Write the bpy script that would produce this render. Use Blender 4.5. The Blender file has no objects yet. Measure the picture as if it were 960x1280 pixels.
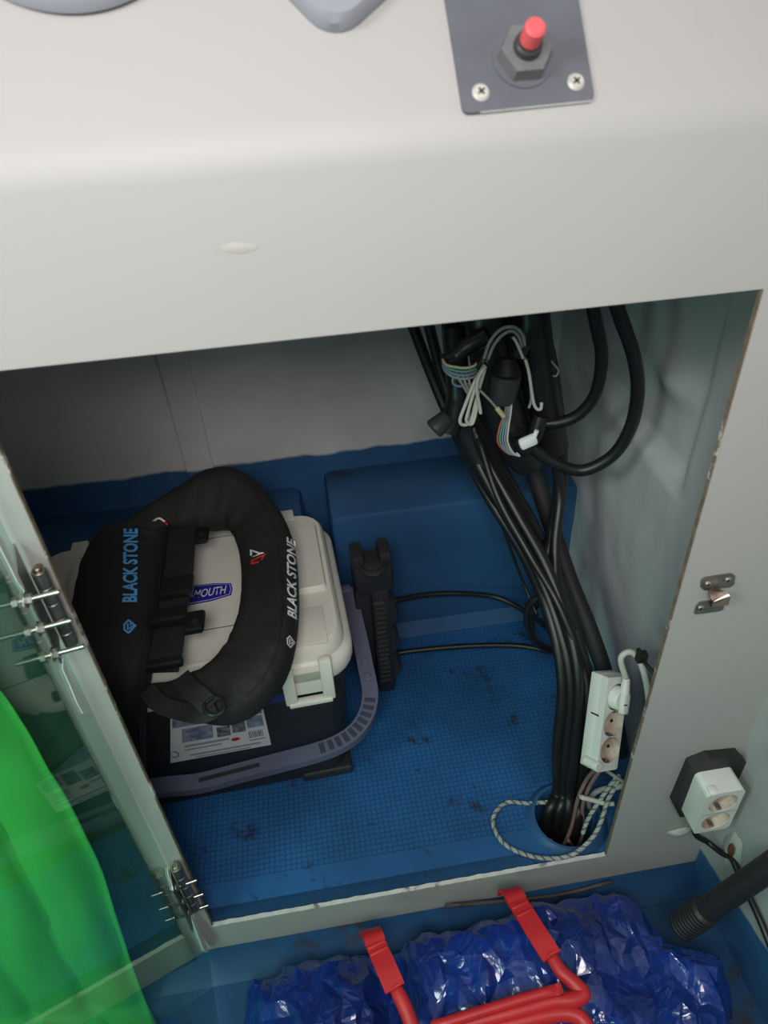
import bpy, bmesh, math, random
from mathutils import Vector, Matrix, noise
from mathutils.bvhtree import BVHTree
random.seed(7)
V = Vector
scene = bpy.context.scene
COL = scene.collection

# ------------------------------------------------------------------ camera
F_PX, CX, CY = 870.0, 480.0, 640.0
CAM = V((0.0, -0.45, 1.0))
RM = Matrix(((0.98772627, -0.12897581, 0.08810249),
             (-0.1476547, -0.58705198, 0.79596989),
             (-0.05094012, -0.79920912, -0.59889055)))
cd = bpy.data.cameras.new('camera'); cam = bpy.data.objects.new('camera', cd); COL.objects.link(cam)
cd.sensor_fit = 'HORIZONTAL'; cd.sensor_width = 36.0; cd.lens = F_PX / 960.0 * 36.0
cd.clip_start = 0.01
rx, dn, fw = RM.col[0], RM.col[1], RM.col[2]
cam.matrix_world = Matrix(((rx[0], -dn[0], -fw[0], CAM[0]), (rx[1], -dn[1], -fw[1], CAM[1]),
                           (rx[2], -dn[2], -fw[2], CAM[2]), (0, 0, 0, 1)))
cd.dof.use_dof = True; cd.dof.focus_distance = 1.0; cd.dof.aperture_fstop = 11.0
scene.camera = cam

# ------------------------------------------------------------------ world, lights, exposure
wd = bpy.data.worlds.new('daylight'); scene.world = wd; wd.use_nodes = True
bg = wd.node_tree.nodes['Background']; bg.inputs[0].default_value = (0.97, 0.97, 1.0, 1); bg.inputs[1].default_value = 0.44
def area(name, loc, target, size, power, color):
    l = bpy.data.lights.new(name, 'AREA'); l.shape = 'RECTANGLE'; l.size, l.size_y = size; l.energy = power; l.color = color
    o = bpy.data.objects.new(name, l); COL.objects.link(o); o.location = loc
    o.rotation_euler = (V(target) - V(loc)).to_track_quat('-Z', 'Y').to_euler(); return o
area('cabin_window_daylight', (-0.07, -0.76, 1.33), (-0.05, 0.25, 0.50), (0.40, 0.35), 8.8, (1.0, 0.965, 0.93))
area('left_window_daylight', (-0.80, -0.62, 1.36), (0.30, 0.20, 0.45), (0.30, 0.25), 7.2, (0.96, 0.98, 1.0))
sd_ = area('side_daylight', (-0.72, -0.70, 0.50), (0.00, -0.02, 0.15), (0.30, 0.35), 1.15, (0.55, 1.0, 0.86)); sd_.data.spread = math.radians(100)
vs = scene.view_settings; vs.view_transform = 'Standard'; vs.look = 'None'; vs.gamma = 1.0; vs.exposure = 0.0
vs.use_curve_mapping = False

# ------------------------------------------------------------------ measuring helpers (photo point + a real depth -> place in the room)
def ray(px, py): return RM @ V((px - CX, py - CY, F_PX))
def PY(px, py, y): w = ray(px, py); return CAM + w * ((y - CAM.y) / w.y)
def PZ(px, py, z): w = ray(px, py); return CAM + w * ((z - CAM.z) / w.z)
def PX(px, py, x): w = ray(px, py); return CAM + w * ((x - CAM.x) / w.x)
def PP(px, py, p0, n): w = ray(px, py); return CAM + w * ((V(p0) - CAM).dot(V(n)) / w.dot(V(n)))

# ------------------------------------------------------------------ materials
def nd(nt, t, **kw):
    n = nt.nodes.new(t)
    for k, v in kw.items(): setattr(n, k, v)
    return n
def mat(name, col, rough=0.5, metal=0.0, var=0.0, vscale=8.0, bump=0.0, bscale=60.0, spec=0.5, coat=0.0, col2=None, spots=None, trans=0.0):
    m = bpy.data.materials.new(name); m.use_nodes = True; nt = m.node_tree; b = nt.nodes['Principled BSDF']
    c = (*col, 1); b.inputs['Base Color'].default_value = c; b.inputs['Roughness'].default_value = rough
    b.inputs['Metallic'].default_value = metal; b.inputs['Specular IOR Level'].default_value = spec
    b.inputs['Coat Weight'].default_value = coat
    tc = nd(nt, 'ShaderNodeTexCoord'); last = None
    if var or col2:
        n = nd(nt, 'ShaderNodeTexNoise'); n.inputs['Scale'].default_value = vscale; n.inputs['Detail'].default_value = 6
        nt.links.new(tc.outputs['Object'], n.inputs['Vector'])
        r = nd(nt, 'ShaderNodeValToRGB'); r.color_ramp.elements[0].position = .3; r.color_ramp.elements[1].position = .7
        c2 = col2 or tuple(max(0, x * (1 - var)) for x in col)
        r.color_ramp.elements[0].color = (*c2, 1); r.color_ramp.elements[1].color = c
        nt.links.new(n.outputs['Fac'], r.inputs['Fac']); last = r.outputs['Color']
    if spots:   # (colour, scale, threshold, amount)
        sc, ss, th, am = spots
        n = nd(nt, 'ShaderNodeTexNoise'); n.inputs['Scale'].default_value = ss; n.inputs['Detail'].default_value = 8; n.inputs['Roughness'].default_value = .65
        nt.links.new(tc.outputs['Object'], n.inputs['Vector'])
        r = nd(nt, 'ShaderNodeValToRGB'); r.color_ramp.elements[0].position = th; r.color_ramp.elements[1].position = th + .06
        r.color_ramp.elements[0].color = (0, 0, 0, 1); r.color_ramp.elements[1].color = (am, am, am, 1)
        nt.links.new(n.outputs['Fac'], r.inputs['Fac'])
        x = nd(nt, 'ShaderNodeMixRGB'); nt.links.new(r.outputs['Color'], x.inputs['Fac'])
        if last: nt.links.new(last, x.inputs['Color1'])
        else: x.inputs['Color1'].default_value = c
        x.inputs['Color2'].default_value = (*sc, 1); last = x.outputs['Color']
    if last: nt.links.new(last, b.inputs['Base Color'])
    if bump:
        n = nd(nt, 'ShaderNodeTexNoise'); n.inputs['Scale'].default_value = bscale; n.inputs['Detail'].default_value = 4
        nt.links.new(tc.outputs['Object'], n.inputs['Vector'])
        bp = nd(nt, 'ShaderNodeBump'); bp.inputs['Strength'].default_value = bump; bp.inputs['Distance'].default_value = 0.002
        nt.links.new(n.outputs['Fac'], bp.inputs['Height']); nt.links.new(bp.outputs['Normal'], b.inputs['Normal'])
    if trans: b.inputs['Transmission Weight'].default_value = trans
    return m
BLUE = (0.030, 0.108, 0.25)
M = {}
M['panel'] = mat('grey_gelcoat_panel', (.385, .372, .36), .55, var=.06, vscale=3, bump=.05, bscale=140, spots=((.32, .30, .27), 9, .70, .35))
M['cutedge'] = mat('raw_plywood_edge', (.20, .15, .095), .85, var=.5, vscale=60, spots=((.6, .58, .54), 22, .56, .9))
M['whiteedge'] = mat('chipped_white_edge', (.62, .61, .58), .7, var=.2, vscale=60, spots=((.14, .12, .10), 35, .60, .9))
M['fibre'] = mat('grey_fibreglass', (.52, .54, .535), .55, var=.18, vscale=5, bump=.35, bscale=45)
M['deck'] = mat('dirty_blue_deck', (.013, .075, .19), .5, var=.5, vscale=5, bump=.15, bscale=30, spots=((.03, .035, .035), 9, .55, .8))
M['bluepaint'] = mat('blue_gelcoat', BLUE, .45, var=.35, vscale=6, bump=.12, bscale=30, spots=((.035, .04, .04), 7, .64, .75))
M['steel'] = mat('stainless_steel', (.62, .60, .56), .28, 1.0, var=.25, vscale=40)
M['palesteel'] = mat('dull_pale_steel', (.62, .60, .55), .55, .35, var=.25, vscale=200)
M['dullsteel'] = mat('dull_steel', (.36, .35, .33), .48, 1.0, var=.35, vscale=60)
M['rustysteel'] = mat('rust_spotted_steel', (.55, .50, .44), .35, 1.0, col2=(.30, .17, .09), vscale=90)
M['plate'] = mat('worn_black_plate', (.12, .125, .145), .5, var=.2, vscale=30, spots=((.55, .53, .47), 55, .70, .8))
M['darkplastic'] = mat('charcoal_plastic', (.035, .035, .038), .45, bump=.05)
M['gauge'] = mat('grey_blue_plastic', (.26, .265, .30), .5)
M['nutgrey'] = mat('worn_grey_nut', (.16, .16, .165), .5, var=.3, vscale=80)
M['red'] = mat('red_paint', (.60, .025, .03), .42, var=.2, vscale=25)
M['redbutton'] = mat('faded_red_rubber', (.72, .10, .11), .5)
M['cable'] = mat('black_rubber', (.011, .011, .012), .42, var=.3, vscale=30, bump=.08)
M['cablematte'] = mat('dusty_black_rubber', (.020, .020, .020), .6, var=.4, vscale=20)
M['tape'] = mat('black_tape', (.013, .013, .014), .38, bump=.3, bscale=60)
M['boxbody'] = mat('black_moulded_plastic', (.018, .018, .021), .55, bump=.05)
M['handle'] = mat('blue_grey_plastic', (.10, .105, .165), .5, var=.1)
M['handledark'] = mat('dark_blue_grey_plastic', (.035, .037, .065), .5)
M['lid'] = mat('cream_grey_plastic', (.74, .715, .63), .5, var=.04, bump=.06, bscale=300)
M['fabric'] = mat('black_nylon', (.017, .017, .0165), .75, bump=.25, bscale=260, spec=.3)
M['webbing'] = mat('black_webbing', (.016, .016, .017), .7, bump=.5, bscale=400, spec=.3)
M['buckle'] = mat('black_acetal', (.010, .010, .011), .35)
M['printblue'] = mat('light_blue_print', (.10, .36, .72), .5)
M['printwhite'] = mat('white_print', (.72, .72, .72), .5)
M['printred'] = mat('red_print', (.55, .03, .03), .5)
M['printnavy'] = mat('navy_print', (.02, .03, .16), .4)
M['badge'] = mat('royal_blue_badge', (.025, .02, .33), .35)
M['paper'] = mat('sticker_paper', (.62, .63, .63), .4, var=.05)
M['paperblue'] = mat('sticker_photo_blue', (.07, .11, .20), .4, col2=(.30, .35, .42), vscale=90)
M['paperdark'] = mat('sticker_photo_dark', (.03, .035, .045), .4, col2=(.25, .27, .30), vscale=120)
M['papergrey'] = mat('sticker_print_grey', (.28, .29, .31), .5)
M['ivory'] = mat('yellowed_white_plastic', (.66, .68, .63), .45, var=.08, vscale=20, spots=((.30, .22, .14), 40, .68, .6))
M['socketin'] = mat('rust_stained_white_plastic', (.60, .56, .50), .45, col2=(.33, .20, .12), vscale=45)
M['hole'] = mat('dark_hole', (.01, .009, .008), .8)
M['whitewire'] = mat('white_wire', (.52, .52, .47), .5, var=.15, vscale=50)
M['greywire'] = mat('grey_wire', (.27, .27, .25), .5, var=.15, vscale=50)
M['pinkwire'] = mat('brown_pink_wire', (.20, .13, .115), .45)
M['rope'] = mat('grey_white_rope', (.40, .43, .40), .8, var=.35, vscale=120)
M['ropegroove'] = mat('rope_groove_shade', (.16, .17, .16), .85, var=.35, vscale=120)  # darker strand: shade of the twist grooves put into the colour
M['silicone'] = mat('old_silicone', (.52, .55, .49), .35, var=.3, vscale=40, bump=.3)
M['rust'] = mat('rust', (.13, .045, .018), .85, var=.5, vscale=60)
M['tapewhite'] = mat('white_tape_residue', (.74, .75, .74), .6)
M['rod'] = mat('black_foam_grip', (.013, .014, .015), .55, bump=.3, bscale=200)
M['brown'] = mat('brown_stick', (.06, .045, .04), .6)
for nm, c in (('wgreen', (.10, .26, .17)), ('wblue', (.14, .22, .34)), ('wyellow', (.45, .42, .25)), ('wred', (.35, .10, .08))):
    M[nm] = mat('wire_' + nm[1:], c, .5)

M['tealbounce'] = mat('teal_bounce', (.10, .30, .25), .5, var=.2, vscale=4)  # teal chosen to bounce a teal tint from the added walls
def split_paint(name, top, bot, zsplit, wav, rough=.5, slope=0.0, slopey=0.0, bumps=.3, stain=True):
    """two paints meeting at a brushed line (height in metres)"""
    m = bpy.data.materials.new(name); m.use_nodes = True; nt = m.node_tree; b = nt.nodes['Principled BSDF']; b.inputs['Roughness'].default_value = rough
    g = nd(nt, 'ShaderNodeNewGeometry'); s = nd(nt, 'ShaderNodeSeparateXYZ'); nt.links.new(g.outputs['Position'], s.inputs[0])
    n = nd(nt, 'ShaderNodeTexNoise'); n.inputs['Scale'].default_value = 14; n.inputs['Detail'].default_value = 5; nt.links.new(g.outputs['Position'], n.inputs['Vector'])
    a = nd(nt, 'ShaderNodeMath', operation='MULTIPLY_ADD'); nt.links.new(n.outputs['Fac'], a.inputs[0]); a.inputs[1].default_value = wav; nt.links.new(s.outputs['Z'], a.inputs[2])
    e = nd(nt, 'ShaderNodeMath', operation='MULTIPLY_ADD'); nt.links.new(s.outputs['X'], e.inputs[0]); e.inputs[1].default_value = slope; nt.links.new(a.outputs[0], e.inputs[2])
    h = nd(nt, 'ShaderNodeMath', operation='MULTIPLY_ADD'); nt.links.new(s.outputs['Y'], h.inputs[0]); h.inputs[1].default_value = slopey; nt.links.new(e.outputs[0], h.inputs[2])
    r = nd(nt, 'ShaderNodeMapRange'); r.inputs['From Min'].default_value = zsplit + wav * .5 - .003; r.inputs['From Max'].default_value = zsplit + wav * .5 + .003
    nt.links.new(h.outputs[0], r.inputs['Value'])
    n2 = nd(nt, 'ShaderNodeTexNoise'); n2.inputs['Scale'].default_value = 5; n2.inputs['Detail'].default_value = 7; nt.links.new(g.outputs['Position'], n2.inputs['Vector'])
    v = nd(nt, 'ShaderNodeMapRange'); v.inputs['From Min'].default_value = .3; v.inputs['From Max'].default_value = .7; v.inputs['To Min'].default_value = .78; v.inputs['To Max'].default_value = 1.08
    nt.links.new(n2.outputs['Fac'], v.inputs['Value'])
    x = nd(nt, 'ShaderNodeMixRGB'); nt.links.new(r.outputs[0], x.inputs['Fac']); x.inputs['Color1'].default_value = (*bot, 1); x.inputs['Color2'].default_value = (*top, 1)
    y = nd(nt, 'ShaderNodeMixRGB', blend_type='MULTIPLY'); y.inputs['Fac'].default_value = 1; nt.links.new(x.outputs[0], y.inputs['Color1']); nt.links.new(v.outputs[0], y.inputs['Color2'])
    nt.links.new(y.outputs[0], b.inputs['Base Color'])
    n3 = nd(nt, 'ShaderNodeTexNoise'); n3.inputs['Scale'].default_value = 40; n3.inputs['Detail'].default_value = 4; nt.links.new(g.outputs['Position'], n3.inputs['Vector'])
    bp = nd(nt, 'ShaderNodeBump'); bp.inputs['Strength'].default_value = bumps; bp.inputs['Distance'].default_value = .002
    nt.links.new(n3.outputs['Fac'], bp.inputs['Height']); nt.links.new(bp.outputs[0], b.inputs['Normal'])
    return m
M['backwall'] = split_paint('grey_over_blue_paint', (.66, .65, .64), BLUE, .327, .02, .55)
M['cabin'] = split_paint('cabin_wall_over_blue', (.40, .42, .41), BLUE, -.02, .02, .45, slopey=.25, bumps=.15)

def floor_mat():
    m = bpy.data.materials.new('blue_grid_gelcoat'); m.use_nodes = True; nt = m.node_tree; b = nt.nodes['Principled BSDF']; b.inputs['Roughness'].default_value = .42
    g = nd(nt, 'ShaderNodeNewGeometry')
    n = nd(nt, 'ShaderNodeTexNoise'); n.inputs['Scale'].default_value = 5; n.inputs['Detail'].default_value = 8; nt.links.new(g.outputs['Position'], n.inputs['Vector'])
    r = nd(nt, 'ShaderNodeValToRGB'); r.color_ramp.elements[0].position = .3; r.color_ramp.elements[1].position = .66
    r.color_ramp.elements[0].color = (.014, .07, .18, 1); r.color_ramp.elements[1].color = (.026, .14, .37, 1); nt.links.new(n.outputs['Fac'], r.inputs['Fac'])
    n2 = nd(nt, 'ShaderNodeTexNoise'); n2.inputs['Scale'].default_value = 13; n2.inputs['Detail'].default_value = 10; n2.inputs['Roughness'].default_value = .7; nt.links.new(g.outputs['Position'], n2.inputs['Vector'])
    r2 = nd(nt, 'ShaderNodeValToRGB'); r2.color_ramp.elements[0].position = .575; r2.color_ramp.elements[1].position = .65; r2.color_ramp.elements[0].color = (0, 0, 0, 1); r2.color_ramp.elements[1].color = (.85, .85, .85, 1)
    nt.links.new(n2.outputs['Fac'], r2.inputs['Fac'])
    x = nd(nt, 'ShaderNodeMixRGB'); nt.links.new(r2.outputs[0], x.inputs['Fac']); nt.links.new(r.outputs[0], x.inputs['Color1']); x.inputs['Color2'].default_value = (.022, .026, .028, 1)
    nt.links.new(x.outputs[0], b.inputs['Base Color'])
    # fine square mesh of the moulded non-slip, fading to smooth near the sill
    s = nd(nt, 'ShaderNodeSeparateXYZ'); nt.links.new(g.outputs['Position'], s.inputs[0])
    def saw(o):
        a = nd(nt, 'ShaderNodeMath', operation='MULTIPLY'); nt.links.new(o, a.inputs[0]); a.inputs[1].default_value = 2 * math.pi / .0078
        c = nd(nt, 'ShaderNodeMath', operation='COSINE'); nt.links.new(a.outputs[0], c.inputs[0])
        p = nd(nt, 'ShaderNodeMath', operation='GREATER_THAN'); nt.links.new(c.outputs[0], p.inputs[0]); p.inputs[1].default_value = .80; return p
    a, c = saw(s.outputs['X']), saw(s.outputs['Y'])
    mx = nd(nt, 'ShaderNodeMath', operation='MAXIMUM'); nt.links.new(a.outputs[0], mx.inputs[0]); nt.links.new(c.outputs[0], mx.inputs[1])
    gt = nd(nt, 'ShaderNodeMath', operation='GREATER_THAN'); nt.links.new(s.outputs['Y'], gt.inputs[0]); gt.inputs[1].default_value = .062
    mm = nd(nt, 'ShaderNodeMath', operation='MULTIPLY'); nt.links.new(mx.outputs[0], mm.inputs[0]); nt.links.new(gt.outputs[0], mm.inputs[1])
    bp = nd(nt, 'ShaderNodeBump'); bp.inputs['Strength'].default_value = .9; bp.inputs['Distance'].default_value = .0012; bp.invert = True
    nt.links.new(mm.outputs[0], bp.inputs['Height']); nt.links.new(bp.outputs[0], b.inputs['Normal'])
    dk = nd(nt, 'ShaderNodeMixRGB', blend_type='MULTIPLY'); f = nd(nt, 'ShaderNodeMath', operation='MULTIPLY'); nt.links.new(mm.outputs[0], f.inputs[0]); f.inputs[1].default_value = .55
    nt.links.new(f.outputs[0], dk.inputs['Fac']); nt.links.new(x.outputs[0], dk.inputs['Color1']); dk.inputs['Color2'].default_value = (.25, .35, .45, 1)
    nt.links.new(dk.outputs[0], b.inputs['Base Color'])
    return m
M['floor'] = floor_mat()

def acrylic():
    m = bpy.data.materials.new('green_tinted_acrylic'); m.use_nodes = True; nt = m.node_tree; nt.nodes.clear()
    o = nd(nt, 'ShaderNodeOutputMaterial'); t = nd(nt, 'ShaderNodeBsdfTransparent'); t.inputs[0].default_value = (.84, .95, .90, 1)
    g = nd(nt, 'ShaderNodeBsdfGlossy'); g.inputs['Color'].default_value = (.78, .92, .85, 1); g.inputs['Roughness'].default_value = .035
    d = nd(nt, 'ShaderNodeBsdfDiffuse'); d.inputs[0].default_value = (.10, .22, .17, 1)
    a = nd(nt, 'ShaderNodeMixShader'); a.inputs[0].default_value = .07; nt.links.new(t.outputs[0], a.inputs[1]); nt.links.new(d.outputs[0], a.inputs[2])
    f = nd(nt, 'ShaderNodeFresnel'); f.inputs[0].default_value = 1.49
    x = nd(nt, 'ShaderNodeMixShader'); ge = nd(nt, 'ShaderNodeNewGeometry'); iv = nd(nt, 'ShaderNodeMath', operation='SUBTRACT'); iv.inputs[0].default_value = 1; nt.links.new(ge.outputs['Backfacing'], iv.inputs[1])
    ml = nd(nt, 'ShaderNodeMath', operation='MULTIPLY'); nt.links.new(iv.outputs[0], ml.inputs[0]); nt.links.new(f.outputs[0], ml.inputs[1])   # reflect at the outer faces only
    nt.links.new(ml.outputs[0], x.inputs[0]); nt.links.new(a.outputs[0], x.inputs[1]); nt.links.new(g.outputs[0], x.inputs[2])
    nt.links.new(x.outputs[0], o.inputs[0]); return m
M['acrylic'] = acrylic()
def cloth_mat():
    m = bpy.data.materials.new('green_waterproof_cloth'); m.use_nodes = True; nt = m.node_tree; nt.nodes.clear()
    o = nd(nt, 'ShaderNodeOutputMaterial'); d = nd(nt, 'ShaderNodeBsdfDiffuse'); d.inputs[0].default_value = (.095, .66, .13, 1)
    t = nd(nt, 'ShaderNodeBsdfTranslucent'); t.inputs[0].default_value = (.095, .70, .13, 1)
    x = nd(nt, 'ShaderNodeMixShader'); x.inputs[0].default_value = .45; nt.links.new(d.outputs[0], x.inputs[1]); nt.links.new(t.outputs[0], x.inputs[2]); nt.links.new(x.outputs[0], o.inputs[0]); return m
M['greencloth'] = cloth_mat()
def bag_mat():
    m = mat('thin_blue_polythene', (.009, .042, .30), .17, spec=.6, coat=.3, col2=(.009, .022, .12), vscale=7)
    nt = m.node_tree; b = nt.nodes['Principled BSDF']; g = nd(nt, 'ShaderNodeNewGeometry')
    n = nd(nt, 'ShaderNodeTexNoise'); n.inputs['Scale'].default_value = 14; n.inputs['Detail'].default_value = 2; n.inputs['Distortion'].default_value = .8; nt.links.new(g.outputs['Position'], n.inputs['Vector'])
    v = nd(nt, 'ShaderNodeTexVoronoi', feature='DISTANCE_TO_EDGE'); v.inputs['Scale'].default_value = 13
    mx = nd(nt, 'ShaderNodeMixRGB'); mx.inputs['Fac'].default_value = .12; nt.links.new(g.outputs['Position'], mx.inputs['Color1']); nt.links.new(n.outputs['Color'], mx.inputs['Color2']); nt.links.new(mx.outputs[0], v.inputs['Vector'])
    bp = nd(nt, 'ShaderNodeBump'); bp.inputs['Strength'].default_value = .25; bp.inputs['Distance'].default_value = .020; nt.links.new(v.outputs['Distance'], bp.inputs['Height'])
    v2 = nd(nt, 'ShaderNodeTexVoronoi', feature='DISTANCE_TO_EDGE'); v2.inputs['Scale'].default_value = 33; nt.links.new(mx.outputs[0], v2.inputs['Vector'])
    b3 = nd(nt, 'ShaderNodeBump'); b3.inputs['Strength'].default_value = .3; b3.inputs['Distance'].default_value = .009; nt.links.new(v2.outputs['Distance'], b3.inputs['Height']); nt.links.new(bp.outputs[0], b3.inputs['Normal'])
    b2 = nd(nt, 'ShaderNodeBump'); b2.inputs['Strength'].default_value = .12; b2.inputs['Distance'].default_value = .006; nt.links.new(n.outputs['Fac'], b2.inputs['Height']); nt.links.new(b3.outputs[0], b2.inputs['Normal'])
    nt.links.new(b2.outputs[0], b.inputs['Normal']); return m
M['bag'] = bag_mat()

# ------------------------------------------------------------------ object helpers
WM = {}
def thing(name, label, cat, loc=(0, 0, 0), rotz=0.0, group=None):
    o = bpy.data.objects.new(name, None); COL.objects.link(o); o.empty_display_size = .03
    o.location = loc; o.rotation_euler = (0, 0, rotz); o['label'] = label; o['category'] = cat
    if group: o['group'] = group
    WM[o] = Matrix.Translation(V(loc)) @ Matrix.Rotation(rotz, 4, 'Z'); return o
def obj(name, bm, m, parent=None, smooth=False, local=False, label=None):
    """bm in world coordinates unless local; becomes one mesh object"""
    me = bpy.data.meshes.new(name)
    if parent is not None:
        if not local: bm.transform(WM[parent].inverted())
    bmesh.ops.recalc_face_normals(bm, faces=bm.faces[:]); bm.to_mesh(me); bm.free()
    o = bpy.data.objects.new(name, me); COL.objects.link(o); me.materials.append(M[m] if isinstance(m, str) else m)
    if smooth:
        for p in me.polygons: p.use_smooth = True
        if smooth != 'all':
            try: me.set_sharp_from_angle(angle=math.radians(40))
            except Exception: pass
    if parent is not None: o.parent = parent; WM[o] = WM[parent]
    else: WM[o] = Matrix.Identity(4)
    if label: o['label'] = label
    return o
def solo(name, bm, m, label, cat, group=None, smooth=False):
    xs = [v.co for v in bm.verts]; c = V((sum(v.x for v in xs) / len(xs), sum(v.y for v in xs) / len(xs), min(v.z for v in xs)))
    bm.transform(Matrix.Translation(-c)); o = obj(name, bm, m, None, smooth); o.location = c; WM[o] = Matrix.Translation(c)
    o['label'] = label; o['category'] = cat
    if group: o['group'] = group
    return o
def struct(name, bm, m, smooth=False):
    o = obj(name, bm, m, None, smooth); o['kind'] = 'structure'; return o
def new(): return bmesh.new()
def box(bm, c, s, bev=0.0, rot=None, seg=2):
    t = bmesh.new(); bmesh.ops.create_cube(t, size=1.0)
    for v in t.verts: v.co = V((v.co.x * s[0], v.co.y * s[1], v.co.z * s[2]))
    if bev: bmesh.ops.bevel(t, geom=t.edges[:], offset=bev, segments=seg, affect='EDGES', profile=.5)
    mtx = Matrix.Translation(V(c))
    if rot is not None: mtx = mtx @ rot.to_4x4()
    t.transform(mtx); join(bm, t); return bm
def join(bm, t):
    me = bpy.data.meshes.new('tmp'); t.to_mesh(me); t.free(); bm.from_mesh(me); bpy.data.meshes.remove(me)
def bxx(x0, x1, y0, y1, z0, z1, bev=0.0): return box(new(), ((x0 + x1) / 2, (y0 + y1) / 2, (z0 + z1) / 2), (x1 - x0, y1 - y0, z1 - z0), bev)
def frame_of(d, up=None):
    d = V(d).normalized(); up = V(up) if up is not None else (V((0, 0, 1)) if abs(d.z) < .9 else V((1, 0, 0)))
    a = d.cross(up).normalized(); return a, a.cross(d).normalized(), d
def cyl(bm, p0, p1, r0, r1=None, seg=16, bev=0.0):
    r1 = r0 if r1 is None else r1; p0, p1 = V(p0), V(p1); a, b, d = frame_of(p1 - p0)
    prof = [(0, r0), (1, r1)]
    L = (p1 - p0).length
    if bev: prof = [(0, r0 - bev), (bev / L, r0), (1 - bev / L, r1), (1, r1 - bev)]
    rings = []
    for t, r in prof:
        rings.append([bm.verts.new(p0.lerp(p1, t) + (a * math.cos(k * 2 * math.pi / seg) + b * math.sin(k * 2 * math.pi / seg)) * r) for k in range(seg)])
    for q in range(len(rings) - 1):
        for k in range(seg): bm.faces.new((rings[q][k], rings[q][(k + 1) % seg], rings[q + 1][(k + 1) % seg], rings[q + 1][k]))
    bm.faces.new(rings[0][::-1]); bm.faces.new(rings[-1]); return bm
def spline(pts, n=8):
    pts = [V(p) for p in pts]
    if len(pts) < 3: return pts
    out = []; ex = [pts[0] * 2 - pts[1]] + pts + [pts[-1] * 2 - pts[-2]]
    for i in range(1, len(ex) - 2):
        p0, p1, p2, p3 = ex[i - 1:i + 3]
        for k in range(n):
            t = k / n; out.append(.5 * ((2 * p1) + (p2 - p0) * t + (2 * p0 - 5 * p1 + 4 * p2 - p3) * t * t + (3 * p1 - p0 - 3 * p2 + p3) * t ** 3))
    out.append(pts[-1]); return out
def tube(bm, pts, r, seg=10, n=8, ry=None, up=None, sm=True, rfun=None, phase=0.0):
    """sweep; ry gives an elliptic/flat section whose short axis follows up"""
    P = spline(pts, n) if sm else [V(p) for p in pts]; N = len(P); rings = []; prev = None
    for i in range(N):
        d = (P[min(i + 1, N - 1)] - P[max(i - 1, 0)]).normalized()
        if up is not None:
            u = V(up(i / (N - 1)) if callable(up) else up); a = d.cross(u).normalized(); b = a.cross(d)
        elif prev is None: a, b, _ = frame_of(d)
        else: a = (prev - d * prev.dot(d)).normalized(); b = d.cross(a)
        prev = a; k = rfun(i / (N - 1)) if rfun else 1.0
        ra, rb = r * k, (ry if ry is not None else r) * k
        rings.append([bm.verts.new(P[i] + a * math.cos(q * 2 * math.pi / seg + phase) * ra + b * math.sin(q * 2 * math.pi / seg + phase) * rb) for q in range(seg)])
    for i in range(N - 1):
        for q in range(seg): bm.faces.new((rings[i][q], rings[i][(q + 1) % seg], rings[i + 1][(q + 1) % seg], rings[i + 1][q]))
    bm.faces.new(rings[0][::-1]); bm.faces.new(rings[-1]); return bm
def strap(bm, pts, w, th, up, n=8, sm=True):
    """flat band, width w and thickness th; up(t) or up = band normal"""
    P = spline(pts, n) if sm else [V(p) for p in pts]; N = len(P); rings = []
    for i in range(N):
        d = (P[min(i + 1, N - 1)] - P[max(i - 1, 0)]).normalized(); u = V(up(i / (N - 1)) if callable(up) else up)
        a = d.cross(u).normalized(); b = a.cross(d); ww = w(i / (N - 1)) if callable(w) else w
        rings.append([bm.verts.new(P[i] + a * sx * ww / 2 + b * sy * th / 2) for sx, sy in ((-1, -1), (1, -1), (1, 1), (-1, 1))])
    for i in range(N - 1):
        for q in range(4): bm.faces.new((rings[i][q], rings[i][(q + 1) % 4], rings[i + 1][(q + 1) % 4], rings[i + 1][q]))
    bm.faces.new(rings[0][::-1]); bm.faces.new(rings[-1]); return bm
def rrect(w, d, r, k=6):
    out = []
    for cx, cy, a0 in ((w / 2 - r, d / 2 - r, 0), (-w / 2 + r, d / 2 - r, 90), (-w / 2 + r, -d / 2 + r, 180), (w / 2 - r, -d / 2 + r, 270)):
        for i in range(k + 1):
            a = math.radians(a0 + 90 * i / k); out.append((cx + r * math.cos(a), cy + r * math.sin(a)))
    return out
def loft(bm, levels, cx=0, cy=0, k=6):
    rings = []
    for z, w, d, r in levels: rings.append([bm.verts.new((cx + x, cy + y, z)) for x, y in rrect(w, d, r, k)])
    n = len(rings[0])
    for i in range(len(rings) - 1):
        for q in range(n): bm.faces.new((rings[i][q], rings[i][(q + 1) % n], rings[i + 1][(q + 1) % n], rings[i + 1][q]))
    bm.faces.new(rings[0][::-1]); bm.faces.new(rings[-1]); return bm
def plate_holes(outer, holes, th, seg=28):
    """flat plate in local XY (z 0..th) with round holes (x, y, r)"""
    bm = new(); edges = []
    def loop(pts):
        vs_ = [bm.verts.new((x, y, 0)) for x, y in pts]
        for i in range(len(vs_)): edges.append(bm.edges.new((vs_[i], vs_[(i + 1) % len(vs_)])))
    loop(outer)
    for x, y, r in holes: loop([(x + r * math.cos(2 * math.pi * i / seg), y + r * math.sin(2 * math.pi * i / seg)) for i in range(seg)])
    bmesh.ops.triangle_fill(bm, use_beauty=True, use_dissolve=False, edges=edges)
    if th:
        ret = bmesh.ops.extrude_face_region(bm, geom=bm.faces[:]); bmesh.ops.translate(bm, verts=[g for g in ret['geom'] if isinstance(g, bmesh.types.BMVert)], vec=(0, 0, th))
    return bm
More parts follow.
